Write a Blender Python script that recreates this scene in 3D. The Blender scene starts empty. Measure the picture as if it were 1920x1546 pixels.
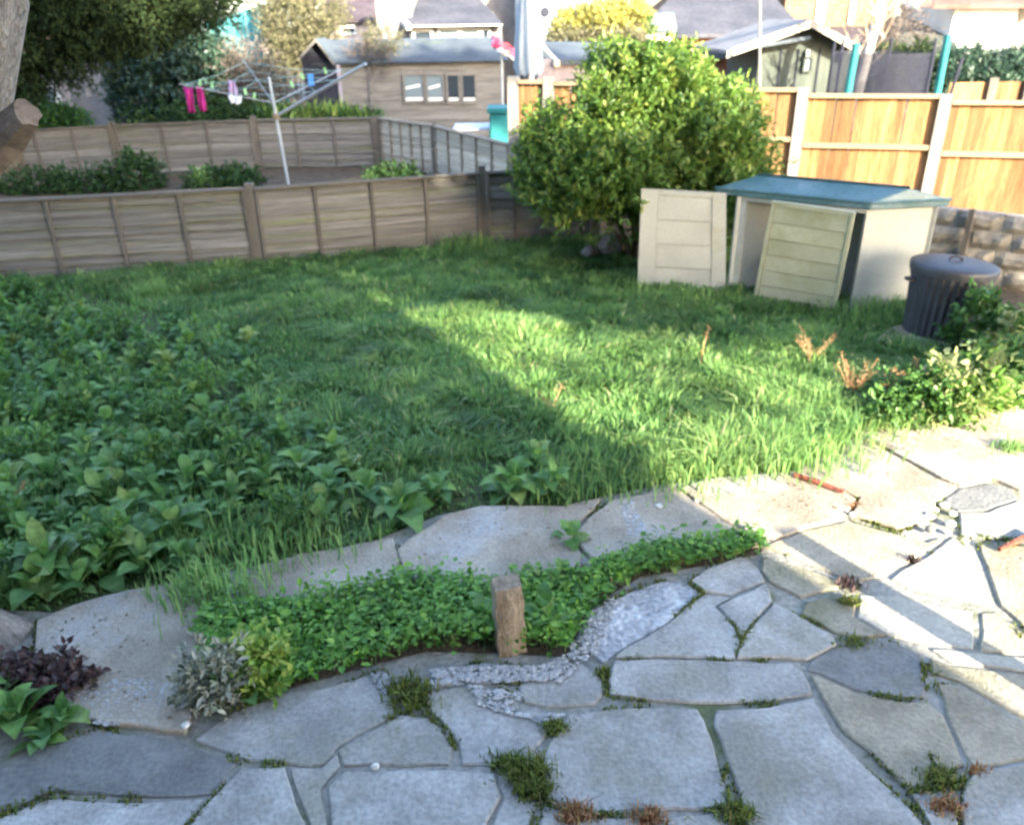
import bpy, bmesh, math, random
import numpy as np
from mathutils import Vector, Matrix, noise as mnoise
random.seed(7); rng = np.random.default_rng(7)
S = bpy.context.scene; C = S.collection
R_ = math.radians
# ------------------------------------------------------------------ camera, light
FPX, PITCH, ROLL, CAMH = 1500.0, R_(26), R_(1.0), 2.2
F = np.array([0, math.cos(PITCH), -math.sin(PITCH)]); D0 = np.array([0, -math.sin(PITCH), -math.cos(PITCH)]); R0 = np.array([1., 0, 0])
RR = math.cos(ROLL)*R0+math.sin(ROLL)*D0; DD = -math.sin(ROLL)*R0+math.cos(ROLL)*D0
CP = np.array([0, 0, CAMH])
cam = bpy.data.cameras.new('camera'); co = bpy.data.objects.new('camera', cam); C.objects.link(co)
cam.sensor_width = 36; cam.lens = 36*FPX/1920; cam.clip_end = 600; cam.clip_start = .05
M = Matrix(((RR[0], -DD[0], -F[0], 0), (RR[1], -DD[1], -F[1], 0), (RR[2], -DD[2], -F[2], CAMH), (0, 0, 0, 1)))
co.matrix_world = M; S.camera = co
cam.dof.use_dof = True; cam.dof.focus_distance = 1.15; cam.dof.aperture_fstop = 5.6
SUN_EL, SUN_AZ = R_(22), math.atan2(.529, -.849)      # azimuth clockwise from +Y
sv = Vector((math.sin(SUN_AZ)*math.cos(SUN_EL), math.cos(SUN_AZ)*math.cos(SUN_EL), math.sin(SUN_EL)))
W = bpy.data.worlds.new('World'); S.world = W; W.use_nodes = True
nt = W.node_tree; sky = nt.nodes.new('ShaderNodeTexSky'); sky.sky_type = 'NISHITA'; sky.sun_disc = False
sky.sun_elevation = SUN_EL; sky.sun_rotation = SUN_AZ; sky.air_density = .9; sky.dust_density = 1.6
nt.links.new(sky.outputs[0], nt.nodes['Background'].inputs[0]); nt.nodes['Background'].inputs[1].default_value = .15
sl = bpy.data.lights.new('sun', 'SUN'); sl.energy = 3.9; sl.angle = R_(.6); sl.color = (1, .91, .72)
so = bpy.data.objects.new('sun', sl); C.objects.link(so); so.rotation_euler = sv.to_track_quat('Z', 'Y').to_euler()
S.view_settings.view_transform = 'Standard'; S.view_settings.look = 'None'; S.view_settings.exposure = 3.05
S.view_settings.gamma = 1; S.view_settings.use_curve_mapping = False
S.cycles.max_bounces = 6; S.cycles.transparent_max_bounces = 6

# ------------------------------------------------------------------ helpers
def ray(x, y): return F*FPX+RR*(x-960)+DD*(y-773)
def az(x, y, z=0.): d = ray(x, y); return Vector(CP+d*(z-CAMH)/d[2])
def ay(x, y, Y): d = ray(x, y); return Vector(CP+d*Y/d[1])
def onp(x, y, A, B):                                  # ray against the vertical plane through A-B
    d = ray(x, y); n = np.array([-(B[1]-A[1]), B[0]-A[0], 0.]); t = n.dot(np.array([A[0], A[1], 0])-CP)/n.dot(d); return Vector(CP+d*t)
def tag(o, label, cat, group=None, kind=None):
    if label: o['label'] = label
    if cat: o['category'] = cat
    if group: o['group'] = group
    if kind: o['kind'] = kind
    return o
def empty(name, loc, label=None, cat=None, group=None, rz=0., kind=None):
    o = bpy.data.objects.new(name, None); C.objects.link(o); o.location = loc; o.rotation_euler.z = rz; o.empty_display_size = .1
    return tag(o, label, cat, group, kind)
class MB:
    def __init__(s): s.v = []; s.f = []
    def add(s, vs, fs):
        n = len(s.v); s.v += [tuple(v) for v in vs]; s.f += [tuple(i+n for i in f) for f in fs]; return s
    def box(s, a, b):
        (x0, y0, z0), (x1, y1, z1) = a, b
        return s.add([(x0, y0, z0), (x1, y0, z0), (x1, y1, z0), (x0, y1, z0), (x0, y0, z1), (x1, y0, z1), (x1, y1, z1), (x0, y1, z1)],
                     [(0, 3, 2, 1), (4, 5, 6, 7), (0, 1, 5, 4), (1, 2, 6, 5), (2, 3, 7, 6), (3, 0, 4, 7)])
    def hexa(s, q0, q1):                              # two matching quads joined
        return s.add(list(q0)+list(q1), [(0, 3, 2, 1), (4, 5, 6, 7), (0, 1, 5, 4), (1, 2, 6, 5), (2, 3, 7, 6), (3, 0, 4, 7)])
    def prism(s, pts, z0, z1):
        n = len(pts); vs = [(p[0], p[1], z0) for p in pts]+[(p[0], p[1], z1) for p in pts]
        return s.add(vs, [tuple(range(n-1, -1, -1)), tuple(range(n, 2*n))]+[(i, (i+1) % n, n+(i+1) % n, n+i) for i in range(n)])
    def tube(s, pts, rad, n=8, cap=True, wob=0.):
        pts = [Vector(p) for p in pts]; rs = rad if hasattr(rad, '__len__') else [rad]*len(pts); base = len(s.v)
        up = Vector((.3, .1, 1)).normalized()
        for i, p in enumerate(pts):
            t = (pts[min(i+1, len(pts)-1)]-pts[max(i-1, 0)]).normalized()
            a = t.cross(up if abs(t.dot(up)) < .95 else Vector((1, 0, 0))).normalized(); b = t.cross(a)
            for k in range(n):
                an = 2*math.pi*k/n; r = rs[i]*(1+wob*mnoise.noise(Vector((math.cos(an)*1.5, math.sin(an)*1.5, i*.6))))
                s.v.append(tuple(p+(a*math.cos(an)+b*math.sin(an))*r))
        for i in range(len(pts)-1):
            for k in range(n):
                s.f.append((base+i*n+k, base+i*n+(k+1) % n, base+(i+1)*n+(k+1) % n, base+(i+1)*n+k))
        if cap: s.f.append(tuple(base+k for k in range(n-1, -1, -1))); s.f.append(tuple(base+(len(pts)-1)*n+k for k in range(n)))
        return s
    def lathe(s, prof, n=32, rib=0., c=(0, 0, 0), nr=2):
        base = len(s.v)
        for (r, z) in prof:
            for k in range(n):
                an = 2*math.pi*k/n; q = r*(1-(rib if k % nr == 0 else 0)) if r > .02 else r
                s.v.append((c[0]+q*math.cos(an), c[1]+q*math.sin(an), c[2]+z))
        for i in range(len(prof)-1):
            for k in range(n): s.f.append((base+i*n+k, base+i*n+(k+1) % n, base+(i+1)*n+(k+1) % n, base+(i+1)*n+k))
        s.f.append(tuple(base+(len(prof)-1)*n+k for k in range(n)))
        return s
    def mesh(s, name, m, smooth=False, bevel=0.):
        me = bpy.data.meshes.new(name); me.from_pydata(s.v, [], s.f); me.update()
        if bevel:
            bm = bmesh.new(); bm.from_mesh(me); bmesh.ops.bevel(bm, geom=list(bm.edges), offset=bevel, segments=1, affect='EDGES'); bm.to_mesh(me); bm.free()
        if m: me.materials.append(m)
        if smooth: me.polygons.foreach_set('use_smooth', [True]*len(me.polygons))
        return me
    def build(s, name, m, parent=None, smooth=False, bevel=0., world=True):
        o = bpy.data.objects.new(name, s.mesh(name, m, smooth, bevel)); C.objects.link(o)
        if parent is not None:
            o.parent = parent
            if world:
                mi = parent.matrix_world_local if hasattr(parent, 'matrix_world_local') else None
                o.matrix_parent_inverse = wm(parent).inverted()
        return o
def wm(o):
    m = o.matrix_basis
    return m if o.parent is None else wm(o.parent) @ o.matrix_parent_inverse @ m
def inst(name, me, parent, mat4):                     # object sharing a mesh, placed in the parent's local space
    o = bpy.data.objects.new(name, me); C.objects.link(o); o.parent = parent; o.matrix_basis = mat4; return o
def npmesh(name, V, quads=None, tris=None, m=None, rnd=None, parent=None, smooth=True):
    me = bpy.data.meshes.new(name); V = np.asarray(V, dtype=np.float32); me.vertices.add(len(V)); me.vertices.foreach_set('co', V.ravel())
    nq = 0 if quads is None else len(quads); nt_ = 0 if tris is None else len(tris)
    L = ([] if nq == 0 else [np.asarray(quads).ravel()])+([] if nt_ == 0 else [np.asarray(tris).ravel()])
    L = np.concatenate(L).astype(np.int32); me.loops.add(len(L)); me.loops.foreach_set('vertex_index', L)
    me.polygons.add(nq+nt_)
    st = np.concatenate([np.arange(nq)*4, nq*4+np.arange(nt_)*3]).astype(np.int32)
    me.polygons.foreach_set('loop_start', st)
    me.polygons.foreach_set('use_smooth', np.full(nq+nt_, smooth))
    if m: me.materials.append(m)
    if rnd is not None:
        a = me.attributes.new('rnd', 'FLOAT', 'POINT'); a.data.foreach_set('value', np.asarray(rnd, dtype=np.float32))
    me.update(calc_edges=True); me.validate()
    if parent is False: return me
    o = bpy.data.objects.new(name, me); C.objects.link(o)
    if parent is not None: o.parent = parent; o.matrix_parent_inverse = wm(parent).inverted()
    return o

# ------------------------------------------------------------------ materials
def rgb(*c): return (c[0], c[1], c[2], 1)
def nn(t, k, **kw):
    n = t.nodes.new(k)
    for a, b in kw.items():
        setattr(n, a, b)
    return n
def pm(name, c1, c2, scale=4., rough=.85, bump=.25, bscale=40., stretch=(1, 1, 1), rand=.25, c3=None, s3=1.2, t3=(.55, .7), metal=0., spec=.3, disp=.01, fine=.25):
    m = bpy.data.materials.new(name); m.use_nodes = True; t = m.node_tree; L = t.links.new; b = t.nodes['Principled BSDF']
    tc = nn(t, 'ShaderNodeTexCoord'); oi = nn(t, 'ShaderNodeObjectInfo'); ad = nn(t, 'ShaderNodeVectorMath', operation='ADD')
    mu = nn(t, 'ShaderNodeMath', operation='MULTIPLY'); mu.inputs[1].default_value = 37.; L(oi.outputs['Random'], mu.inputs[0])
    L(tc.outputs['Object'], ad.inputs[0]); L(mu.outputs[0], ad.inputs[1])
    mp = nn(t, 'ShaderNodeMapping'); mp.inputs['Scale'].default_value = stretch; L(ad.outputs[0], mp.inputs[0])
    n1 = nn(t, 'ShaderNodeTexNoise'); n1.inputs['Scale'].default_value = scale; n1.inputs['Detail'].default_value = 7; n1.inputs['Roughness'].default_value = .62; L(mp.outputs[0], n1.inputs[0])
    r1 = nn(t, 'ShaderNodeValToRGB'); r1.color_ramp.elements[0].position = .36; r1.color_ramp.elements[1].position = .64
    r1.color_ramp.elements[0].color = rgb(*c1); r1.color_ramp.elements[1].color = rgb(*c2); L(n1.outputs[0], r1.inputs[0])
    col = r1.outputs[0]
    if c3:
        n3 = nn(t, 'ShaderNodeTexNoise'); n3.inputs['Scale'].default_value = s3; n3.inputs['Detail'].default_value = 6; n3.inputs['Roughness'].default_value = .7; L(mp.outputs[0], n3.inputs[0])
        r3 = nn(t, 'ShaderNodeMapRange'); r3.inputs[1].default_value = t3[0]; r3.inputs[2].default_value = t3[1]; L(n3.outputs[0], r3.inputs[0])
        mx = nn(t, 'ShaderNodeMix', data_type='RGBA'); L(r3.outputs[0], mx.inputs[0]); L(col, mx.inputs[6]); mx.inputs[7].default_value = rgb(*c3); col = mx.outputs[2]
    n2 = nn(t, 'ShaderNodeTexNoise'); n2.inputs['Scale'].default_value = bscale; n2.inputs['Detail'].default_value = 5; L(mp.outputs[0], n2.inputs[0])
    hs = nn(t, 'ShaderNodeHueSaturation'); L(col, hs.inputs['Color'])
    # value = 1 + rand*(random-.5)*2 + fine*(noise-.5)
    m1 = nn(t, 'ShaderNodeMapRange'); m1.inputs[3].default_value = 1-rand; m1.inputs[4].default_value = 1+rand; L(oi.outputs['Random'], m1.inputs[0])
    m2 = nn(t, 'ShaderNodeMapRange'); m2.inputs[1].default_value = .3; m2.inputs[2].default_value = .7; m2.inputs[3].default_value = 1-fine; m2.inputs[4].default_value = 1+fine; L(n2.outputs[0], m2.inputs[0])
    m3 = nn(t, 'ShaderNodeMath', operation='MULTIPLY'); L(m1.outputs[0], m3.inputs[0]); L(m2.outputs[0], m3.inputs[1]); L(m3.outputs[0], hs.inputs['Value'])
    L(hs.outputs[0], b.inputs['Base Color']); b.inputs['Roughness'].default_value = rough; b.inputs['Metallic'].default_value = metal; b.inputs['Specular IOR Level'].default_value = spec
    if bump:
        bp = nn(t, 'ShaderNodeBump'); bp.inputs['Strength'].default_value = bump; bp.inputs['Distance'].default_value = disp
        sm = nn(t, 'ShaderNodeMath', operation='ADD'); L(n1.outputs[0], sm.inputs[0]); L(n2.outputs[0], sm.inputs[1]); L(sm.outputs[0], bp.inputs['Height']); L(bp.outputs[0], b.inputs['Normal'])
    return m
def leafm(name, cols, rough=.55, trans=.35, spec=.35, objr=False):
    m = bpy.data.materials.new(name); m.use_nodes = True; t = m.node_tree; L = t.links.new; b = t.nodes['Principled BSDF']
    at = nn(t, 'ShaderNodeAttribute', attribute_name='rnd'); r = nn(t, 'ShaderNodeValToRGB')
    while len(r.color_ramp.elements) < len(cols): r.color_ramp.elements.new(.5)
    for i, c in enumerate(cols): r.color_ramp.elements[i].position = i/(len(cols)-1); r.color_ramp.elements[i].color = rgb(*c)
    if objr:
        oi = nn(t, 'ShaderNodeObjectInfo'); L(oi.outputs['Random'], r.inputs[0])
    else: L(at.outputs['Fac'], r.inputs[0])
    tc = nn(t, 'ShaderNodeTexCoord'); n = nn(t, 'ShaderNodeTexNoise'); n.inputs['Scale'].default_value = 9. if objr else 1.3; n.inputs['Detail'].default_value = 3; L(tc.outputs['Object'], n.inputs[0])
    hs = nn(t, 'ShaderNodeHueSaturation'); m2 = nn(t, 'ShaderNodeMapRange'); m2.inputs[1].default_value = .3; m2.inputs[2].default_value = .7; m2.inputs[3].default_value = .75; m2.inputs[4].default_value = 1.25
    L(n.outputs[0], m2.inputs[0]); L(m2.outputs[0], hs.inputs['Value']); L(r.outputs[0], hs.inputs['Color'])
    L(hs.outputs[0], b.inputs['Base Color']); b.inputs['Roughness'].default_value = rough; b.inputs['Specular IOR Level'].default_value = spec
    tr = nn(t, 'ShaderNodeBsdfTranslucent'); L(hs.outputs[0], tr.inputs[0]); mx = nn(t, 'ShaderNodeMixShader'); mx.inputs[0].default_value = trans
    L(b.outputs[0], mx.inputs[1]); L(tr.outputs[0], mx.inputs[2]); L(mx.outputs[0], t.nodes['Material Output'].inputs[0])
    return m
def glass(name, c=(.03, .04, .05)):
    m = bpy.data.materials.new(name); m.use_nodes = True; b = m.node_tree.nodes['Principled BSDF']; b.inputs['Base Color'].default_value = rgb(*c); b.inputs['Roughness'].default_value = .08; b.inputs['Specular IOR Level'].default_value = .8; return m

soil = pm('soil', (.05, .036, .022), (.1, .075, .05), 6, bump=.6, disp=.03)
lawnsoil = pm('lawn_soil', (.03, .05, .015), (.07, .09, .03), 5, bump=.6, disp=.03)
mortar = pm('mortar', (.19, .18, .15), (.28, .265, .235), 3, bump=.7, disp=.01, c3=(.1, .11, .05), s3=2.6, t3=(.52, .66), rand=0)
stone_m = [pm('stone_grey', (.205, .195, .178), (.35, .337, .312), 4.5, bump=.7, disp=.008, c3=(.2, .185, .135), s3=1.6, t3=(.5, .72), rand=.1, fine=.2, bscale=60),
           pm('stone_tan', (.19, .165, .12), (.32, .28, .21), 4.5, bump=.7, disp=.008, c3=(.15, .145, .08), s3=1.6, t3=(.5, .7), rand=.1, fine=.2, bscale=60),
           pm('stone_dark', (.12, .117, .108), (.19, .185, .172), 4.5, bump=.7, disp=.008, c3=(.12, .12, .075), rand=.06, fine=.2, bscale=60),
           pm('stone_pale', (.24, .225, .185), (.35, .33, .28), 4.5, bump=.6, disp=.008, c3=(.24, .22, .15), s3=1.6, t3=(.55, .7), rand=.06, fine=.16, bscale=60),
           pm('stone_rough', (.22, .225, .23), (.35, .35, .35), 6, bump=1., disp=.015, c3=(.46, .46, .45), s3=7, t3=(.5, .6), rand=.06, fine=.3, bscale=45)]
path_m = pm('path_concrete', (.225, .185, .135), (.35, .3, .235), 3.5, bump=.6, disp=.008, c3=(.34, .335, .32), s3=1.6, t3=(.52, .7), rand=.12, fine=.2, bscale=70)
lime = pm('white_scale', (.32, .315, .305), (.42, .415, .405), 14, bump=1., disp=.02, rand=.1, fine=.3, bscale=60)
lap_m = pm('lap_wood', (.1, .093, .084), (.18, .168, .152), 2.2, bump=.5, disp=.006, stretch=(1, 6, 14), rand=.2, c3=(.13, .14, .05), s3=.8, t3=(.54, .7), bscale=14)
lapd_m = pm('batten_wood', (.08, .07, .058), (.15, .132, .11), 2.5, bump=.4, stretch=(14, 6, 1.5), rand=.15, bscale=14)
feather_m = pm('feather_wood', (.17, .085, .034), (.27, .155, .07), 1.6, bump=.4, disp=.004, stretch=(12, 6, 1.2), rand=.42, c3=(.16, .065, .025), s3=1.1, t3=(.54, .72), bscale=12)
rail_m = pm('rail_wood', (.19, .14, .085), (.25, .19, .12), 2, bump=.3, stretch=(1.2, 8, 8), rand=.08)
conc_m = pm('post_concrete', (.15, .14, .13), (.21, .195, .175), 5, bump=.4, rand=.06)
beige = pm('beige_plastic', (.3, .3, .265), (.37, .365, .325), 1.5, rough=.5, bump=.1, rand=.06, c3=(.27, .265, .18), s3=1.6, t3=(.55, .75), fine=.05)
beige_sunlit = pm('sunlit_beige_plastic', (.33, .325, .22), (.4, .39, .28), 1.5, rough=.5, bump=.1, rand=.06, c3=(.27, .27, .15), s3=2.2, t3=(.5, .7), fine=.05)  # yellower copy of beige, with the loose door's sunlight put into its colour
teal_roof = pm('green_lid_plastic', (.03, .085, .09), (.07, .135, .155), 3, rough=.36, bump=.25, disp=.01, rand=0, spec=.4, fine=.15, c3=(.15, .2, .22), s3=3.2, t3=(.5, .72))
darkin = pm('dark_inside', (.07, .066, .058), (.13, .125, .11), 3, rand=.1)
bin_m = pm('bin_plastic', (.022, .022, .028), (.04, .04, .048), 5, rough=.5, bump=.15, rand=0, spec=.5, fine=.1)
block_m = pm('wall_block', (.2, .175, .145), (.29, .26, .215), 6, bump=.8, disp=.012, rand=.09, c3=(.12, .11, .08), s3=4, t3=(.6, .75), bscale=22)
bark_m = pm('bark', (.2, .165, .14), (.36, .31, .27), 5, bump=1., disp=.04, stretch=(3, 3, .8), rand=0, c3=(.3, .28, .16), s3=3, bscale=22)
barkd_m = pm('bark_dark', (.09, .065, .045), (.2, .15, .1), 6, bump=1., disp=.04, stretch=(3, 3, .7), rand=.1, bscale=22)
cut_m = pm('cut_wood', (.13, .095, .07), (.21, .155, .115), 8, bump=.4, rand=0)
metal_m = pm('grey_metal', (.33, .36, .38), (.42, .44, .46), 5, rough=.4, bump=.05, rand=.04, metal=.4, fine=.05)
postw_m = pm('old_post', (.2, .15, .1), (.36, .28, .2), 4, bump=.8, disp=.02, stretch=(6, 6, 1), rand=0, c3=(.14, .13, .08), s3=6)
felt_m = pm('roof_felt', (.045, .055, .068), (.075, .09, .105), 2.2, bump=.3, rand=.05, rough=.75, c3=(.08, .1, .08), s3=1.5)
shedw_m = pm('shed_wood', (.125, .117, .105), (.2, .19, .172), 2, bump=.3, stretch=(1, 5, 9), rand=.14)
slate_m = pm('slate_roof', (.035, .037, .048), (.06, .06, .072), 1.2, bump=.3, rand=.1, bscale=9)
roofp_m = pm('purple_tile', (.04, .03, .036), (.065, .05, .056), 1.2, bump=.3, rand=.1, bscale=9)
roofr_m = pm('red_tile', (.13, .06, .045), (.2, .1, .08), 1.2, bump=.3, rand=.1, bscale=9)
render_m = pm('pebble_render', (.14, .132, .13), (.2, .19, .185), 3, bump=.4, rand=.03)
white_m = pm('white_paint', (.55, .55, .52), (.65, .65, .62), 2, bump=.05, rand=.02, fine=.05)
cream_m = pm('cream_render', (.18, .165, .14), (.24, .22, .185), 2, bump=.1, rand=.02, fine=.05)
brick_m = pm('brown_brick', (.12, .085, .05), (.19, .135, .085), 8, bump=.4, rand=.1)
obrick_m = pm('orange_brick', (.26, .12, .07), (.36, .19, .12), 8, bump=.4, rand=.1)
green_m = pm('green_shed_paint', (.045, .055, .045), (.07, .08, .068), 2, stretch=(8, 8, 1), rand=.1)
teal_m = pm('teal_foam', (.01, .12, .12), (.018, .16, .16), 2, rough=.6, rand=.06, fine=.08)
tealp_m = pm('teal_panel', (.03, .17, .19), (.07, .26, .28), 1.5, rand=.15, stretch=(4, 4, 1))
net_m = pm('dark_net', (.012, .014, .025), (.03, .032, .045), 6, rand=0)
canvas_m = pm('pale_canvas', (.27, .32, .35), (.38, .42, .45), 3, stretch=(8, 8, .8), rand=.05)
pink_m = pm('magenta_cloth', (.25, .01, .1), (.36, .02, .17), 4, rand=.2)
lilac_m = pm('lilac_cloth', (.32, .2, .33), (.42, .3, .42), 4, rand=.1)
wcloth_m = pm('white_cloth', (.6, .62, .66), (.72, .74, .78), 4, rand=.05)
red_m = pm('pink_red_cloth', (.55, .05, .12), (.75, .25, .3), 6, rand=.1)
rope_m = pm('pale_rope', (.25, .42, .4), (.35, .52, .5), 4, rand=.1)
peg_m = pm('green_peg', (.25, .55, .2), (.4, .65, .3), 4, rand=.3)
rust_m = pm('rusty_stick', (.1, .03, .02), (.2, .065, .04), 12, bump=.8, rand=.1)
plan_m = pm('rock', (.16, .13, .11), (.27, .23, .2), 5, bump=.8, disp=.02, rand=.15)
rubble_m = pm('rubble', (.45, .43, .38), (.68, .66, .6), 9, bump=.8, disp=.02, rand=.25)
gl = glass('window_glass'); gll = glass('pale_glass', (.16, .2, .22))
grass_m = leafm('grass', [(.06, .14, .05), (.12, .24, .075), (.185, .33, .095), (.29, .41, .13), (.44, .44, .22)], .5, .5)
weed_m = leafm('weed_leaf', [(.055, .14, .035), (.1, .215, .05), (.155, .285, .065), (.11, .235, .08), (.22, .3, .08)], .5, .4, .3, objr=True)
weedn_m = leafm('weed_leaf_small', [(.03, .085, .02), (.055, .14, .03), (.09, .195, .042), (.13, .24, .06)], .45, .3)
clover_m = leafm('ground_cover_leaf', [(.045, .13, .016), (.09, .23, .028), (.145, .31, .04), (.21, .36, .06)], .45, .35)
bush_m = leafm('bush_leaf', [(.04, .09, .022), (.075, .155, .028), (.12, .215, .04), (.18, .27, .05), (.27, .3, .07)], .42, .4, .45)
dark_m = leafm('conifer_leaf', [(.008, .018, .008), (.018, .034, .012), (.034, .056, .02), (.06, .08, .03)], .75, .15, .15)
ivy_m = leafm('ivy_leaf', [(.015, .04, .03), (.03, .07, .045), (.06, .11, .07), (.12, .15, .12)], .4, .2, .5)
twig_m = leafm('twiggy', [(.07, .06, .05), (.16, .13, .11), (.22, .18, .16), (.1, .12, .08)], .7, .2)
bedge_m = leafm('hedge_leaf', [(.012, .035, .01), (.025, .065, .016), (.05, .1, .025), (.02, .05, .012)], .55, .25)
straw_m = leafm('straw_leaf', [(.09, .1, .05), (.17, .165, .09), (.24, .22, .13), (.12, .13, .06)], .6, .3)
yellow_m = leafm('yellow_bloom', [(.16, .2, .06), (.4, .38, .1), (.55, .5, .16), (.28, .3, .09)], .6, .4)
lemon_m = leafm('lemon_leaf', [(.08, .2, .03), (.2, .33, .05), (.36, .42, .1), (.05, .15, .03)], .5, .4)
variegated_m = leafm('variegated_leaf', [(.05, .09, .035), (.14, .15, .1), (.4, .39, .3), (.1, .12, .06)], .5, .3)
purple_m = leafm('purple_leaf', [(.035, .025, .025), (.075, .045, .045), (.12, .065, .06), (.05, .08, .035)], .5, .25)
brown_m = leafm('dry_seed', [(.12, .045, .02), (.3, .13, .06), (.42, .24, .12), (.2, .2, .06)], .7, .3)
moss_m = leafm('moss', [(.04, .06, .012), (.09, .13, .02), (.16, .2, .03), (.12, .09, .04)], .8, .3)
rose_m = leafm('rose_leaf', [(.05, .13, .02), (.12, .24, .04), (.35, .38, .15), (.5, .46, .25)], .45, .4)

# ------------------------------------------------------------------ foliage generators
def leaves_np(P, Dr, Nr, L, Wd, rnd, fold=.25):
    """folded rhombic leaves, 2 tris each -> V, tris, rnd"""
    P = np.asarray(P); n = len(P); Dr = Dr/np.linalg.norm(Dr, axis=1, keepdims=True); sd = np.cross(Dr, Nr); sd /= np.linalg.norm(sd, axis=1, keepdims=True)+1e-9
    up = np.cross(sd, Dr); L = np.broadcast_to(np.asarray(L, float).reshape(-1, 1), (n, 1)); Wd = np.broadcast_to(np.asarray(Wd, float).reshape(-1, 1), (n, 1))
    V = np.empty((n, 6, 3)); V[:, 0] = P; V[:, 1] = P+Dr*L*.35+sd*Wd*.5+up*Wd*fold; V[:, 2] = P+Dr*L*.75+sd*Wd*.38+up*Wd*fold*.5
    V[:, 3] = P+Dr*L-up*L*.12; V[:, 4] = P+Dr*L*.75-sd*Wd*.38+up*Wd*fold*.5; V[:, 5] = P+Dr*L*.35-sd*Wd*.5+up*Wd*fold
    q = np.array([[0, 1, 2, 3], [0, 3, 4, 5]]); Q = (q[None]+(np.arange(n)*6)[:, None, None]).reshape(-1, 4)
    return V.reshape(-1, 3), Q, np.repeat(rnd, 6)
def rdir(n, up=0.):
    v = rng.normal(size=(n, 3)); v[:, 2] += up; return v/np.linalg.norm(v, axis=1, keepdims=True)
def crown(name, lobes, nb, per, L, Wd, m, parent, up=.4, shell=.55, lightup=0., sway=.6, tw=.16):
    """leaves on twigs spread over lobes [(cx,cy,cz,rx,ry,rz)]"""
    lobes = np.array(lobes, float); w = (lobes[:, 3]*lobes[:, 4]*lobes[:, 5])**.67; idx = rng.choice(len(lobes), nb, p=w/w.sum())
    d = rdir(nb); rr = (shell+(1-shell)*rng.random(nb)**.6)*(1+.12*rng.normal(size=nb)); c = lobes[idx]
    Bp = c[:, :3]+d*c[:, 3:]*rr[:, None]; Bp[:, 2] = np.maximum(Bp[:, 2], .03)
    ax = d+rdir(nb)*sway; ax[:, 2] += up; ax /= np.linalg.norm(ax, axis=1, keepdims=True)
    tl = tw*(.6+.8*rng.random(nb)); bt = rng.random(nb)
    t = rng.random((nb, per)); P = Bp[:, None]+ax[:, None]*(t*tl[:, None])[..., None]+rng.normal(size=(nb, per, 3))*L*.25
    Dr = ax[:, None]*.7+rng.normal(size=(nb, per, 3))*.65; Nr = rng.normal(size=(nb, per, 3))*.5+np.array([0, 0, 1.])
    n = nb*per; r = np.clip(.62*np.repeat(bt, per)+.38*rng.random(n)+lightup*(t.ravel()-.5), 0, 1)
    V, Q, rv = leaves_np(P.reshape(-1, 3), Dr.reshape(-1, 3), Nr.reshape(-1, 3), L*(.6+.8*rng.random(n)), Wd*(.6+.8*rng.random(n)), r)
    return npmesh(name, V, quads=Q, m=m, rnd=rv, parent=parent)
def inpoly(X, Y, poly):
    r = np.zeros(len(X), bool); n = len(poly); j = n-1
    for i in range(n):
        xi, yi = poly[i][0], poly[i][1]; xj, yj = poly[j][0], poly[j][1]
        c = ((yi > Y) != (yj > Y)) & (X < (xj-xi)*(Y-yi)/((yj-yi) or 1e-9)+xi); r ^= c; j = i
    return r
def scatter(poly, n):
    xs = [p[0] for p in poly]; ys = [p[1] for p in poly]; out = np.zeros((0, 2))
    while len(out) < n:
        X = rng.uniform(min(xs), max(xs), n*2); Y = rng.uniform(min(ys), max(ys), n*2); k = inpoly(X, Y, poly); out = np.vstack([out, np.c_[X[k], Y[k]]])
    return out[:n]
_bumps = rng.random((220, 5))
def field(X, Y, sc=1.):                               # clumpy 0..1 height field
    h = np.zeros(len(X))
    for b in _bumps:
        cx, cy = -7+13*b[0], 2+9*b[1]; s = (.08+.28*b[2])*sc; h += (b[3]*1.6-.6)*np.exp(-((X-cx)**2+(Y-cy)**2)/(2*s*s))
    return h
def blades(name, P2, hgt, lean, m, rnd, w=.005, z0=0., parent=None, spread=.55):
    n = len(P2); h = hgt; th = rng.random(n)*2*math.pi; ph = rng.random(n)*2*math.pi; sp = spread*rng.random(n)
    lx = np.cos(ph)*sp+lean[0]; ly = np.sin(ph)*sp+lean[1]; V = np.empty((n, 5, 3)); base = np.c_[P2, np.full(n, z0)]
    s = np.c_[np.cos(th), np.sin(th), np.zeros(n)]*(w*(.6+.8*rng.random(n)))[:, None]
    mid = base+np.c_[lx*h*.25, ly*h*.25, h*.6]; tip = base+np.c_[lx*h*.95, ly*h*.95, h*(1-.45*np.minimum(1, np.hypot(lx, ly)))]
    V[:, 0] = base-s; V[:, 1] = base+s; V[:, 2] = mid+s*.8; V[:, 3] = mid-s*.8; V[:, 4] = tip
    k = (np.arange(n)*5)[:, None]; return npmesh(name, V.reshape(-1, 3), quads=k+np.array([[0, 1, 2, 3]]), tris=k+np.array([[3, 2, 4]]), m=m, rnd=np.repeat(rnd, 5), parent=parent)
def leaf_mesh(name, m, w=.5, droop=.5, cup=.12, seg=5):      # ovate leaf of unit length along +X
    V = []; Fq = []
    for i in range(seg+1):
        t = i/seg; wd = w*.5*math.sin(math.pi*min(1, t*.93+.06)**.85)**.9; x = t*math.cos(droop*t*.6); z = .28*math.sin(t*math.pi*.62)-droop*t*t*.6
        V += [(x, -wd, z+cup*wd*1.2-.0), (x, 0, z-cup*wd), (x, wd, z+cup*wd*1.2)]
    for i in range(seg):
        a = i*3; Fq += [(a, a+3, a+4, a+1), (a+1, a+4, a+5, a+2)]
    b = MB(); b.add(V, Fq); return b.mesh(name, m, smooth=True)
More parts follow.
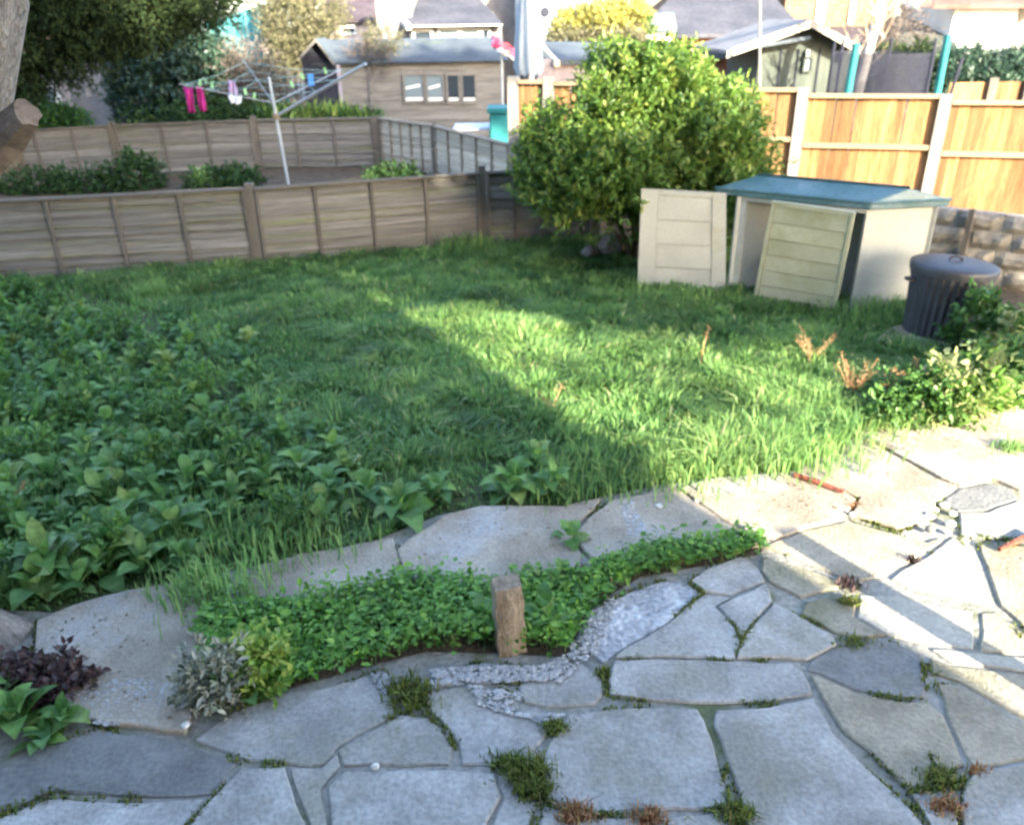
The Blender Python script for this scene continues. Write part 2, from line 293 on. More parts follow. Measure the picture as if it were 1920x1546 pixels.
def leaf_mat4(yaw, pitch, s, z=0., off=0., roll=0.):
    return Matrix.Translation((math.cos(yaw)*off, math.sin(yaw)*off, z)) @ Matrix.Rotation(yaw, 4, 'Z') @ Matrix.Rotation(-pitch, 4, 'Y') @ Matrix.Rotation(roll, 4, 'X') @ Matrix.Scale(s, 4)

# ------------------------------------------------------------------ ground
g = MB(); N = 24
for j in range(2): pass
gx = [-120+240*i/N for i in range(N+1)]; gy = [-40+200*i/N for i in range(N+1)]
V = [(x, y, -.006) for y in gy for x in gx]; Fq = [(j*(N+1)+i, j*(N+1)+i+1, (j+1)*(N+1)+i+1, (j+1)*(N+1)+i) for j in range(N) for i in range(N)]
tag(g.add(V, Fq).build('ground', soil), 'bare brown garden soil under fences and sheds', None, kind='structure')
def px(poly, z=0.): return [az(x, y, z) for x, y in poly]
lawn_px = [(-60, 1140), (100, 1150), (230, 1112), (380, 1085), (480, 1062), (600, 1035), (700, 1015), (830, 965), (900, 955), (1060, 955), (1130, 932), (1250, 908), (1400, 890), (1490, 880), (1545, 855), (1620, 812), (1690, 780), (1900, 770), (1960, 765)]
lawn = [(p.x, p.y) for p in px(lawn_px)]+[(4.0, 5.2), (4.1, 7.4), (3.0, 8.9), (.1, 8.85), (-.25, 8.8), (-5.2, 7.85), (-6.5, 7.6), (-6.5, 2.6)]
b = MB(); b.add([(x, y, 0.) for x, y in lawn], [tuple(range(len(lawn)))])
tag(b.build('lawn', lawnsoil), 'rough green lawn between fence and patio', None, kind='structure')
patio = [(-7, -3), (7, -3), (7, 4.3)]+[(p.x, p.y) for p in px(lawn_px[::-1])][1:]+[(-7, 2.6)]
b = MB(); b.add([(x, y, .006) for x, y in patio], [tuple(range(len(patio)))])
pat = tag(b.build('patio', mortar), 'grey crazy paved patio with mossy joints', None, kind='structure')

def shrink(poly, d):
    n = len(poly); c = sum((Vector(p) for p in poly), Vector((0, 0)))/n; out = []
    area = sum(poly[i][0]*poly[(i+1) % n][1]-poly[(i+1) % n][0]*poly[i][1] for i in range(n)); sg = 1 if area > 0 else -1
    for i in range(n):
        a, b, c_ = Vector(poly[i-1]), Vector(poly[i]), Vector(poly[(i+1) % n])
        e1 = (b-a).normalized(); e2 = (c_-b).normalized(); n1 = Vector((-e1.y, e1.x))*sg; n2 = Vector((-e2.y, e2.x))*sg; m = (n1+n2)
        k = m.length; m = m/k if k > .2 else n1
        out.append(b+m*d/max(.5, (k/2 if k > .2 else 1)))
    return out
def densify(poly, step, amp, seed):
    out = []; n = len(poly)
    for i in range(n):
        a, b = Vector(poly[i]), Vector(poly[(i+1) % n]); L = (b-a).length; k = max(1, int(L/step)); nr = Vector((-(b-a).y, (b-a).x))/max(L, 1e-6)
        for j in range(k):
            t = j/k; p = a.lerp(b, t); q = mnoise.noise(Vector((p.x*9, p.y*9, seed)))*amp; out.append(p+nr*q*(1 if j else .4))
    return out
def slab(poly, m, name='paving_stone', top=.024, gap=.008, seed=0., label=None, step=.035, amp=.011, smooth=False):
    poly = [(p[0], p[1]) for p in poly]
    if sum(poly[i][0]*poly[(i+1) % len(poly)][1]-poly[(i+1) % len(poly)][0]*poly[i][1] for i in range(len(poly))) < 0: poly = poly[::-1]
    P = densify(shrink(poly, gap), step, amp, seed); c = sum(P, Vector((0, 0)))/len(P); P = [p-c for p in P]; n = len(P); Q = [Vector(p)*(1-.007/max(.05, p.length)) for p in P]
    tx, ty = random.uniform(-.006, .006), random.uniform(-.006, .006); hz = lambda p: top+p.x*tx+p.y*ty
    V = [(p.x, p.y, .0) for p in P]+[(p.x, p.y, hz(p)-.006) for p in P]+[(p.x, p.y, hz(p)) for p in Q]
    Fq = [(i, (i+1) % n, n+(i+1) % n, n+i) for i in range(n)]+[(n+i, n+(i+1) % n, 2*n+(i+1) % n, 2*n+i) for i in range(n)]+[tuple(range(2*n, 3*n))]
    b = MB(); b.add(V, Fq); me = b.mesh(name, m); o = bpy.data.objects.new(name, me); C.objects.link(o); o.parent = pat; o.location = (c.x, c.y, 0)
    if label: o['label'] = label
    return o
G, T, K, P_, RG = 0, 1, 2, 3, 4
stones = [
 (RG, [(1153, 1231), (1250, 1172), (1316, 1115), (1290, 1098), (1240, 1092), (1180, 1112), (1112, 1145), (1092, 1190), (1098, 1225), (1130, 1250)]),
 (G, [(1318, 1113), (1290, 1094), (1330, 1066), (1390, 1046), (1420, 1068), (1436, 1094), (1371, 1121)]),
 (G, [(1318, 1117), (1371, 1124), (1342, 1141), (1378, 1180), (1389, 1206), (1376, 1240), (1232, 1236), (1150, 1240), (1158, 1230), (1250, 1174)]),
 (G, [(1343, 1141), (1436, 1097), (1448, 1133), (1416, 1168), (1389, 1205), (1378, 1179)]),
 (G, [(1450, 1132), (1495, 1158), (1562, 1196), (1568, 1214), (1512, 1243), (1483, 1241), (1378, 1240), (1391, 1206), (1418, 1168)]),
 (K, [(1517, 1241), (1568, 1216), (1616, 1201), (1676, 1205), (1731, 1230), (1735, 1312), (1700, 1314), (1604, 1300), (1544, 1271), (1508, 1260)]),
 (P_, [(1608, 1119), (1676, 1118), (1771, 1142), (1824, 1150), (1825, 1221), (1747, 1213), (1676, 1198), (1606, 1162)]),
 (T, [(1508, 1132), (1580, 1118), (1604, 1124), (1602, 1164), (1665, 1196), (1612, 1200), (1566, 1192), (1500, 1156)]),
 (T, [(1838, 1152), (1872, 1150), (1908, 1190), (1920, 1232), (1836, 1223)]),
 (P_, [(1668, 1090), (1775, 1018), (1790, 1010), (1815, 1040), (1867, 1144), (1700, 1104)]),
 (T, [(1432, 1028), (1500, 1000), (1589, 980), (1680, 1005), (1740, 1022), (1768, 1014), (1700, 1060), (1640, 1087), (1600, 1097), (1520, 1062)]),
 (T, [(1430, 1050), (1480, 1060), (1592, 1100), (1500, 1124), (1442, 1096), (1425, 1074)]),
 (K, [(1795, 921), (1855, 909), (1898, 922), (1907, 938), (1853, 961), (1795, 963), (1764, 943)]),
 (G, [(1795, 967), (1850, 965), (1910, 942), (1990, 950), (1990, 1010), (1880, 1016), (1800, 1008)]),
 (T, [(1832, 1024), (1900, 1028), (1990, 1030), (1990, 1190), (1925, 1190), (1875, 1142)]),
 (G, [(971, 1290), (981, 1323), (1026, 1332), (1116, 1326), (1136, 1301), (1129, 1275), (1090, 1245), (1000, 1262)]),
 (G, [(1065, 1343), (1180, 1330), (1307, 1332), (1323, 1356), (1349, 1446), (1368, 1517), (1240, 1527), (1107, 1530), (1022, 1504), (1018, 1440), (1026, 1401)]),
 (G, [(1150, 1243), (1232, 1240), (1363, 1244), (1483, 1246), (1505, 1264), (1524, 1306), (1440, 1322), (1330, 1324), (1215, 1318), (1142, 1308), (1140, 1280)]),
 (G, [(1342, 1334), (1440, 1330), (1523, 1312), (1560, 1380), (1610, 1430), (1690, 1505), (1735, 1560), (1735, 1640), (1410, 1640), (1388, 1520), (1362, 1440), (1336, 1365)]),
 (T, [(1516, 1268), (1545, 1278), (1610, 1306), (1700, 1320), (1738, 1318), (1768, 1345), (1808, 1440), (1765, 1452), (1742, 1420), (1752, 1478), (1700, 1485), (1640, 1425), (1575, 1372), (1535, 1306)]),
 (T, [(1754, 1284), (1797, 1290), (1913, 1357), (1990, 1392), (1990, 1415), (1870, 1440), (1822, 1441), (1782, 1365)]),
 (T, [(1740, 1236), (1780, 1252), (1990, 1275), (1990, 1385), (1915, 1348), (1800, 1284), (1745, 1266)]),
 (P_, [(1745, 1222), (1826, 1227), (1920, 1238), (1990, 1236), (1990, 1272), (1785, 1248)]),
 (G, [(1828, 1450), (1990, 1425), (1990, 1640), (1825, 1640), (1796, 1530), (1805, 1475)]),
 (G, [(1702, 1492), (1762, 1486), (1790, 1530), (1815, 1640), (1742, 1640), (1740, 1550)]),
 (G, [(365, 1390), (440, 1340), (526, 1304), (607, 1294), (713, 1262), (736, 1275), (729, 1307), (745, 1338), (687, 1372), (632, 1407), (607, 1440), (539, 1436), (455, 1430), (370, 1396)]),
 (G, [(690, 1378), (752, 1342), (800, 1347), (830, 1370), (852, 1405), (845, 1440), (730, 1441), (643, 1441), (632, 1412)]),
 (G, [(455, 1442), (536, 1441), (552, 1488), (574, 1546), (590, 1640), (300, 1640), (360, 1546), (400, 1500)]),
 (G, [(545, 1444), (600, 1446), (634, 1416), (640, 1440), (606, 1482), (625, 1640), (600, 1640), (580, 1546), (556, 1488)]),
 (G, [(612, 1482), (648, 1449), (845, 1447), (930, 1452), (942, 1500), (915, 1546), (905, 1640), (632, 1640)]),
 (G, [(842, 1294), (900, 1290), (962, 1302), (975, 1332), (1052, 1342), (1012, 1400), (986, 1422), (930, 1440), (865, 1440), (858, 1400), (836, 1366), (802, 1338), (795, 1304)]),
 (G, [(934, 1456), (982, 1444), (1012, 1446), (1014, 1500), (1000, 1530), (985, 1640), (915, 1640), (925, 1546), (946, 1500)]),
 (G, [(1014, 1512), (1107, 1536), (1240, 1534), (1374, 1524), (1396, 1640), (995, 1640)]),
 (K, [(-60, 1436), (60, 1405), (190, 1372), (350, 1396), (448, 1434), (395, 1494), (290, 1500), (100, 1490), (0, 1528), (-60, 1540)]),
 (G, [(-60, 1560), (100, 1500), (280, 1508), (388, 1500), (345, 1560), (290, 1640), (-60, 1640)]),
 (RG, [(812, 1262), (905, 1246), (990, 1256), (968, 1285), (900, 1287), (842, 1290), (800, 1290)]),
]
stones = list(stones)
for i, (k, poly) in enumerate(stones): slab(px(poly), stone_m[k], seed=i*3.1, gap=random.uniform(.0015, .005), top=.017+random.uniform(-.004, .004))
paths = [
 [(1272, 922), (1330, 903), (1482, 890), (1540, 900), (1605, 942), (1588, 974), (1460, 1014), (1420, 1014), (1366, 988)],
 [(1492, 888), (1530, 866), (1590, 838), (1640, 838), (1760, 905), (1795, 918), (1760, 942), (1738, 985), (1680, 1000), (1595, 972), (1610, 940)],
 [(1600, 822), (1640, 800), (1730, 775), (1850, 772), (1990, 775), (1990, 935), (1910, 925), (1858, 904), (1798, 916), (1762, 902), (1665, 848)],
 [(1140, 945), (1262, 918), (1364, 988), (1420, 1016), (1425, 1030), (1380, 1035), (1280, 1050), (1200, 1060), (1130, 1075), (1094, 1040), (1075, 1005)],
 [(742, 1038), (830, 975), (900, 955), (1060, 955), (1130, 940), (1072, 1005), (1092, 1045), (1090, 1090), (950, 1120), (870, 1110), (765, 1092)],
 [(470, 1075), (560, 1045), (740, 1015), (755, 1090), (640, 1130), (520, 1140), (462, 1120)],
 [(70, 1170), (140, 1140), (240, 1112), (385, 1088), (400, 1140), (378, 1200), (380, 1300), (352, 1384), (190, 1366), (120, 1340), (60, 1260)],
]
for i, poly in enumerate(paths): slab(px(poly), path_m, 'path_slab', top=.028, gap=.005, seed=50+i*2.3, amp=.012)
# patio beyond the frame: rough flags
for j in range(7):
    for i in range(22):
        x = -6+i*.55+(j % 2)*.25; y = -2.4+j*.55
        if y < -.5 and x < 2.9: continue
        q = [(x+random.uniform(-.08, .08), y+random.uniform(-.08, .08)), (x+.5+random.uniform(-.06, .06), y+random.uniform(-.08, .08)), (x+.52+random.uniform(-.08, .06), y+.5+random.uniform(-.08, .06)), (x+random.uniform(-.06, .06), y+.5+random.uniform(-.08, .06))]
        if all((lambda pr: (pr[2] < .1) or not (-60 < pr[0] < 1980 and -60 < pr[1] < 1640))((lambda P: (lambda z: ((960+FPX*float(P@RR)/max(z, 1e-3)), 773+FPX*float(P@DD)/max(z, 1e-3), z))(float(P@F)))(np.array([a, b_, 0])-CP)) for a, b_ in q) and y+.55 < 2.4:
            slab(q, stone_m[random.choice([0, 0, 0, 1])], seed=i+j*31., gap=.01)
# white lime crust and rough worn patches as flakes of stone
def flakes(poly, n, smin, smax, m, name, label, parent=None, z=.03, flat=.35):
    flat *= .6
    pts = scatter([(p.x, p.y) for p in px(poly)], n); V = []; Q = []; T_ = []
    b = MB()
    for (x, y) in pts:
        s = random.uniform(smin, smax)*random.uniform(.5, 1); k = random.randint(5, 7); a0 = random.random()*6
        ring = [(x+math.cos(a0+6.283*i/k)*s*random.uniform(.6, 1), y+math.sin(a0+6.283*i/k)*s*random.uniform(.5, .9), z-.002) for i in range(k)]
        b.add(ring+[(x+random.uniform(-.2, .2)*s, y, z+s*flat)], [(i, (i+1) % k, k) for i in range(k)])
    o = b.build(name, m, parent); o['kind'] = 'stuff'
    if label: o['label'] = label
    return o
flakes([(150, 1310), (230, 1280), (370, 1300), (360, 1370), (250, 1365), (180, 1375)], 500, .006, .022, lime, 'lime_crust', 'white flaky crust worn into the path', pat, .03, .12)
flakes([(1158, 950), (1185, 945), (1215, 1010), (1180, 1012)], 130, .006, .02, lime, 'lime_crust', None, pat, .03, .12)
flakes([(1110, 1150), (1160, 1120), (1120, 1230), (1070, 1260), (990, 1262), (1060, 1235), (1095, 1190)], 300, .006, .02, lime, 'lime_crust', None, pat, .026, .12)
flakes([(805, 1262), (960, 1255), (1080, 1260), (1050, 1285), (900, 1285), (830, 1292)], 420, .006, .024, lime, 'lime_crust', None, pat, .026, .15)
flakes([(870, 1290), (980, 1310), (960, 1345), (1060, 1345), (1020, 1365), (900, 1330)], 200, .005, .018, lime, 'lime_crust', None, pat, .026, .15)
flakes([(690, 1262), (735, 1270), (725, 1310), (705, 1290)], 90, .005, .016, lime, 'lime_crust', None, pat, .026, .15)

# ------------------------------------------------------------------ lawn grass
pts = scatter(lawn, 300000)
tc_ = scatter(lawn, 900); tk_ = rng.integers(0, 900, 130000); toff = rng.normal(size=(130000, 2))*(.03+.03*rng.random(900))[tk_][:, None]; tfl = np.r_[np.zeros(len(pts)), .5+rng.random(900)[tk_]]; tox = np.r_[np.zeros((len(pts), 2)), toff]; trn = np.r_[np.zeros(len(pts)), rng.normal(size=900)[tk_]]; pts = np.r_[pts, tc_[tk_]+toff]; ok_ = inpoly(pts[:, 0], pts[:, 1], lawn); pts, tfl, tox, trn = pts[ok_], tfl[ok_], tox[ok_], trn[ok_]
dist = np.hypot(pts[:, 0], pts[:, 1]); keep = rng.random(len(pts)) < np.clip(1.35-dist*.085, .35, 1); pts, tfl, tox, trn = pts[keep], tfl[keep], tox[keep], trn[keep]
wp = [(p.x, p.y) for p in px([(-60, 530), (150, 545), (330, 600), (450, 720), (520, 850), (640, 900), (900, 860), (1080, 880), (1130, 935), (820, 975), (480, 1065), (100, 1160), (-60, 1150)])]
inw = inpoly(pts[:, 0], pts[:, 1], wp); keep = ~inw | (rng.random(len(pts)) < .22); pts, tfl, tox, trn = pts[keep], tfl[keep], tox[keep], trn[keep]; inw = inw[keep]
f1 = field(pts[:, 0], pts[:, 1]); f2 = field(pts[:, 1]-3, pts[:, 0]+5, .6)
# taller tufts in the near right part
tall = np.exp(-(((pts[:, 0]-1.2)/1.5)**2+((pts[:, 1]-4.6)/1.1)**2))
h = (.05+.045*np.clip(f1, -.7, 2.2)+.03*np.clip(f2, -.5, 2)+.05*tall+.05*tfl)*(.6+.8*rng.random(len(pts))); h = np.clip(h, .025, .26)
far = pts[:, 1] > 6.2; h = np.where(far, h*.9+.015, h); h = np.where(inw, h*.7, h)
r = np.clip(.34+.16*f2+.1*f1+.22*rng.normal(size=len(pts))*.6+.08*tall+.11*trn, 0, .86); r = np.where(rng.random(len(pts)) < .03, 1., r)
lean = (.25*np.sin(pts[:, 0]*2.1+pts[:, 1]*1.3), .25*np.cos(pts[:, 0]*1.7-pts[:, 1]*2.3)-.1)
lean = (lean[0]+.5*np.sin(pts[:, 0]*6.1+2.*np.sin(pts[:, 1]*4.3))*(1+.0*tfl)+tox[:, 0]*9, lean[1]+.5*np.cos(pts[:, 1]*5.3+2.*np.sin(pts[:, 0]*3.7))+tox[:, 1]*9)
go = blades('grass', pts, h, lean, grass_m, r, w=.005)
tag(go, 'long tufted green grass covering the lawn', 'grass', kind='stuff')
# fringe of grass tufts spilling over the patio edge

# ------------------------------------------------------------------ lap fences
def wavy_board(seed, Lx=1., h=.125, th=.009, n=12, mt=None):
    rr = random.Random(seed); V = []; Fq = []; a, b_, c = rr.uniform(0, 6), rr.uniform(0, 6), rr.uniform(.004, .011)
    for i in range(n+1):
        t = i/n; w = c*math.sin(t*5+a)+.005*math.sin(t*13+b_)
        for (y, z) in ((-th, w), (-th*.4, h), (0, h), (0, w)): V.append((t*Lx, y-(0 if z > .06 else .012), z))
    for i in range(n):
        k = i*4; Fq += [(k, k+4, k+5, k+1), (k+1, k+5, k+6, k+2), (k+2, k+6, k+7, k+3), (k+3, k+7, k+4, k)]
    Fq += [(0, 1, 2, 3), (4*n+3, 4*n+2, 4*n+1, 4*n)]
    m = MB().add(V, Fq); return m.mesh('board', mt or lap_m)
BW = [wavy_board(s) for s in range(5)]
unitbox = MB().box((0, -.5, 0), (1, .5, 1)).mesh('batten', lapd_m)
def lap_fence(name, label, pts, nbat, h=.78, rows=8, group=None, posts=True, posth=.06, postw=.075, lean=0., boards=None, unitbox2=None):
    f = empty(name, pts[0][:2]+(0,) if isinstance(pts[0], tuple) else (pts[0].x, pts[0].y, 0), label, 'fence', group)
    o0 = Vector(f.location)
    for i in range(len(pts)-1):
        a, b_ = Vector((pts[i][0], pts[i][1], 0)), Vector((pts[i+1][0], pts[i+1][1], 0)); d = b_-a; L = d.length; yaw = math.atan2(d.y, d.x)
        B = Matrix.Translation(a-o0) @ Matrix.Rotation(yaw, 4, 'Z') @ Matrix.Rotation(lean, 4, 'X')
        step = (h-.02)/rows; g0 = postw/2+.003; g1 = L-postw/2-.003
        for k in range(rows):
            inst('board', random.choice(boards or BW), f, B @ Matrix.Translation((g0, -.004*((k*7) % 3), .02+step*k)) @ Matrix.Rotation(random.uniform(-.004, .004), 4, 'Y') @ Matrix.Diagonal((g1-g0, 1, step*1.22/.125, 1)))
        for k in range(nbat+1):
            t = g0+(g1-g0-.035)*k/nbat; inst('batten', unitbox2 or unitbox, f, B @ Matrix.Translation((t, -.036, .01)) @ Matrix.Diagonal((.032, .022, h-.02, 1)))
        inst('cap_rail', unitbox2 or unitbox, f, B @ Matrix.Translation((g0, -.018, h-.006)) @ Matrix.Diagonal((g1-g0, .075, .018, 1)))
    if posts:
        for p in pts:
            inst('post', unitbox, f, Matrix.Translation(Vector((p[0]-postw/2, p[1], 0))-o0) @ Matrix.Diagonal((postw, postw, h+posth*random.uniform(.5, 1.3), 1)))
    return f
A0, A1, A2 = az(-12, 528), az(490, 496), az(908, 457)
dirv = (A2-A1); A3 = A2+Vector((1.25, .15, 0)); Am = A0+(A0-A1)*1.0
lap_fence('lap_fence', 'low weathered grey overlap fence along the far left edge of the lawn', [tuple(Am), tuple(A0), tuple(A1), tuple(A2), tuple(A3)], 4, h=.76)
FB = [az(x, y, .78) for x, y in ((-330, 262), (-20, 249), (210, 236), (475, 226), (703, 222))]
lap_fence('lap_fence', 'grey overlap fence behind the clothes dryer, running parallel to the lawn fence', [(p.x, p.y) for p in FB], 3, h=.78, rows=7)
pale_lap = pm('pale_lap_wood', (.36, .3, .23), (.52, .45, .35), 2.2, bump=.5, disp=.006, stretch=(1, 6, 14), rand=.2, bscale=14)
BW2 = [wavy_board(s, mt=pale_lap) for s in range(10, 14)]; pbat = MB().box((0, -.5, 0), (1, .5, 1)).mesh('batten', pm('pale_batten', (.22, .18, .14), (.32, .27, .21), 2.5, stretch=(14, 6, 1.5), rand=.15))
FC = [az(x, y, .78) for x, y in ((712, 222), (815, 236), (960, 272))]; FC.append(FC[-1]+(FC[-1]-FC[-2])*.6)
lap_fence('lap_fence', 'brownish overlap fence with close battens running from the wooden shed toward the round bush', [(p.x, p.y) for p in FC], 5, h=.78, rows=7, boards=BW2, unitbox2=pbat)

# ------------------------------------------------------------------ orange featheredge fence
fe = empty('featheredge_fence', (0, 0, 0)); OA = ay(1030, 148, 10.3); OB = ay(1772, 182, 9.1)
d = Vector((OB.x-OA.x, OB.y-OA.y, 0))/3; ang = math.atan2(d.y, d.x); Lp = d.length; base = Vector((OA.x, OA.y, 0)); fe.location = base
tag(fe, 'new orange featheredge board fence with pale concrete posts, lit by the sun', 'fence')
fb = MB(); fb.hexa([(0, 0, 0), (.096, -.004, 0), (.096, -.024, 0), (0, -.006, 0)], [(0, 0, 1), (.096, -.004, 1), (.096, -.024, 1), (0, -.006, 1)]); fbm = fb.mesh('board', feather_m)
conc = MB().box((-.5, -.5, 0), (.5, .5, 1)).mesh('concrete_post', conc_m); railm = MB().box((0, -.5, -.5), (1, .5, .5)).mesh('rail', rail_m)
def topz(k): return OA.z+(OB.z-OA.z)*k/3
for k in range(0, 5):
    O = Matrix.Translation(d*k) @ Matrix.Rotation(ang, 4, 'Z'); zt = (topz(k)+topz(k+1))/2-.02; x = .056; nb = int((Lp-.11)/.098)
    if k < 4:
        for i in range(nb):
            inst('board', fbm, fe, O @ Matrix.Translation((x+i*(Lp-.11)/nb, random.uniform(-.004, .004), .06)) @ Matrix.Rotation(random.uniform(-.01, .01), 4, 'Y') @ Matrix.Diagonal(((Lp-.11)/nb/.095, 1, zt-.075, 1)))
        inst('rail', railm, fe, O @ Matrix.Translation((.07, -.03, zt)) @ Matrix.Diagonal((Lp-.14, .09, .04, 1)))
        inst('rail', railm, fe, O @ Matrix.Translation((.07, -.045, zt-.52)) @ Matrix.Diagonal((Lp-.14, .05, .05, 1)))
    inst('concrete_post', conc, fe, O @ Matrix.Translation((0, -.02, 0)) @ Matrix.Diagonal((.12, .12, topz(k)+.03, 1)))

O = Matrix.Translation(d*-.26) @ Matrix.Rotation(ang, 4, 'Z'); Ls = Lp*.26
for i in range(4): inst('board', fbm, fe, O @ Matrix.Translation((i*(Ls-.07)/4, 0, .06)) @ Matrix.Diagonal(((Ls-.07)/4/.1, 1, topz(0)-.1, 1)))
inst('rail', railm, fe, O @ Matrix.Translation((0, -.03, topz(0)-.03)) @ Matrix.Diagonal((Ls-.07, .09, .04, 1))); inst('rail', railm, fe, O @ Matrix.Translation((0, -.045, topz(0)-.55)) @ Matrix.Diagonal((Ls-.07, .05, .05, 1)))
inst('concrete_post', conc, fe, O @ Matrix.Translation((-.07, 0, 0)) @ Matrix.Diagonal((.12, .12, topz(0)+.03, 1)))

# ------------------------------------------------------------------ block wall on the right
WH = .645; WA, WB = az(1740, 382, WH), az(1925, 402, WH); WA.z = WB.z = 0; WB = WB+(WB-WA)*1.2; wd = (WB-WA).normalized(); wl = (WB-WA).length; wa = math.atan2(wd.y, wd.x)
bw = empty('block_wall', WA, 'low garden wall of rough weathered blocks behind the dustbin', 'wall', rz=wa)
def rockblock(seed, L=.36, h=.15, t=.12):
    rr = random.Random(seed); b = MB(); n = 5; m = 3; V = []; Fq = []
    for j in range(m+1):
        for i in range(n+1): V.append((L*i/n, (-t/2 if 0 < i < n and 0 < j < m else -t/2+.018)-(rr.uniform(0, .02) if 0 < i < n and 0 < j < m else 0), h*j/m))
    for j in range(m):
        for i in range(n): k = j*(n+1)+i; Fq.append((k, k+1, k+n+2, k+n+1))
    b.add(V, Fq); b.box((.001, -t/2+.017, .001), (L-.001, t/2, h-.001)); return b.mesh('block', block_m)
rb = [rockblock(i) for i in range(5)]
for r in range(4):
    x = -.1 if r % 2 else 0.
    while x < wl:
        inst('block', random.choice(rb), bw, Matrix.Translation((x, 0, .004+r*.158)) @ Matrix.Diagonal((1.0, 1, 1, 1)) @ Matrix.Rotation(random.uniform(-.01, .01), 4, 'Z')); x += .372
MB().box((-.1, -.04, 0), (wl+.3, .052, .618)).build('mortar_core', mortar, bw, world=False)
tp = onp(1826, 400, WA, WB); xt = (Vector((tp.x, tp.y, 0))-WA).length
MB().box((xt-.02, -.13, 0), (xt+.025, -.085, .66)).build('thin_upright', lapd_m, bw, world=False)  # thin dark upright box in front of the wall face

# ------------------------------------------------------------------ storage shed with fallen door
Lf = az(1362, 549); Rf = az(1592, 588); fv = (Rf-Lf).normalized(); bv = Vector((-fv.y, fv.x, 0)); HT = .89
hz_ = onp(1605, 395, Rf, Rf+Vector((.01, 1, 0)))
Wd = (Rf-Lf).length; Rb = az(1760, 386, .85); Rb.z = 0; dep = (Rb-Rf).dot(bv); dep = max(.75, min(1.5, dep)); bvr = (Rb-Rf)
SH = empty('storage_shed', (Lf+Rf)/2, 'low beige plastic garden store with shiny green lid and one door hanging loose', 'storage shed')
def q4(a, b_, t, z0, z1):                             # vertical slab between ground points a,b with thickness t along normal
    n = Vector((-(b_-a).y, (b_-a).x, 0)).normalized()*t
    return [(p.x, p.y, z) for p, z in ((a, z0), (b_, z0), (b_+n, z0), (a+n, z0))], [(p.x, p.y, z) for p, z in ((a, z1), (b_, z1), (b_+n, z1), (a+n, z1))]
Lb = Lf+bvr
MB().hexa(*q4(Rf, Rb, .03, .0, HT-.03)).build('side_panel', beige, SH)
MB().hexa(*q4(Lb, Lf, .03, .0, HT-.02)).build('side_panel', beige, SH)
MB().hexa(*q4(Rb+bvr*.0, Lb, .03, .0, HT-.02)).build('back_panel', beige, SH)
MB().prism([Lf, Rf, Rb, Lb], .0, .03).build('floor', darkin, SH)
MB().hexa(*q4(Lf+fv*.03, Lf+fv*.09, .03, .03, HT-.06)).build('door_frame', beige, SH)
MB().hexa(*q4(Lf+fv*.03, Rf, .03, HT-.075, HT-.03)).build('door_frame', beige, SH)
# lid: pitched with gable ends
oh = .035; a, b_, c_, e_ = Lf-fv*.16-bvr.normalized()*oh, Rf+fv*.05-bvr.normalized()*oh, Rb+fv*.05+bvr.normalized()*oh, Lb-fv*.16+bvr.normalized()*oh
z0, z1 = HT-.04, HT+.015; rz_ = HT+.11; mr = (b_+c_)/2; ml = (a+e_)/2; mr = mr-fv*.03
V = []
def P3(p, z): return (p.x, p.y, z)
ra, rb_ = ml.lerp(mr, .03), mr
V = [P3(a, z0), P3(b_, z0), P3(c_, z0), P3(e_, z0), P3(a, z1), P3(b_, z1), P3(c_, z1), P3(e_, z1), P3(ra, rz_), P3(rb_, rz_)]
lid = MB().add(V, [(0, 3, 2, 1), (0, 1, 5, 4), (1, 2, 6, 5), (2, 3, 7, 6), (3, 0, 4, 7), (4, 5, 9, 8), (5, 6, 9), (6, 7, 8, 9), (7, 4, 8)]).build('lid', teal_roof, SH, bevel=.008)
rdg = MB()
for s in (-1, 1):
    for (p, q) in ((ra, rb_),): rdg.tube([Vector((p.x, p.y, rz_+.004)), Vector((q.x, q.y, rz_+.004))], .012, 6)
rdg.tube([Vector(P3(a, z1)), Vector(P3(b_, z1))], .013, 6); rdg.tube([Vector(P3(b_, z1)), Vector(P3(c_, z1))], .013, 6)
rdg.build('lid_rim', teal_roof, SH)
def door(bl, br, tr, tl, mat, stile=.13, top=.05, parent=SH, nP=4):
    """door from four corner points; raised stiles, recessed grooved panels"""
    bl, br, tr, tl = map(Vector, (bl, br, tr, tl)); n = (br-bl).cross(tl-bl).normalized()*-1; n = n if n.y < 0 else -n
    pt = lambda u, v, dd: (bl.lerp(br, u)).lerp(tl.lerp(tr, u), v)+n*dd
    dr = MB()
    def blk(u0, u1, v0, v1, d0, d1): return ([pt(u0, v0, d0), pt(u1, v0, d0), pt(u1, v0, d1), pt(u0, v0, d1)], [pt(u0, v1, d0), pt(u1, v1, d0), pt(u1, v1, d1), pt(u0, v1, d1)])
    dr.hexa(*blk(0, 1, 0, 1, -.012, .0)); o = dr.build('door', mat, parent)
    for u0, u1, v0, v1 in ((0, stile, 0, 1), (1-stile*.8, 1, 0, 1)): MB().hexa(*blk(u0, u1, v0, v1, .0005, .018)).build('stile', mat, o)
    MB().hexa(*blk(stile+.004, 1-stile*.8-.004, 1-top, 1, .0005, .016)).build('rail', mat, o)
    for k in range(nP):
        v0 = .0+(1-top)*k/nP; v1 = .0+(1-top)*(k+1)/nP
        q0 = [pt(stile+.004, v0+.006, .0005), pt(1-stile*.8-.004, v0+.006, .0005), pt(1-stile*.8-.004, v0+.006, .013), pt(stile+.004, v0+.006, .013)]
        q1 = [pt(stile+.004, v1-.004, .0005), pt(1-stile*.8-.004, v1-.004, .0005), pt(1-stile*.8-.004, v1-.004, .007), pt(stile+.004, v1-.004, .007)]
        MB().hexa(q0, q1).build('panel', mat, o)
    return o
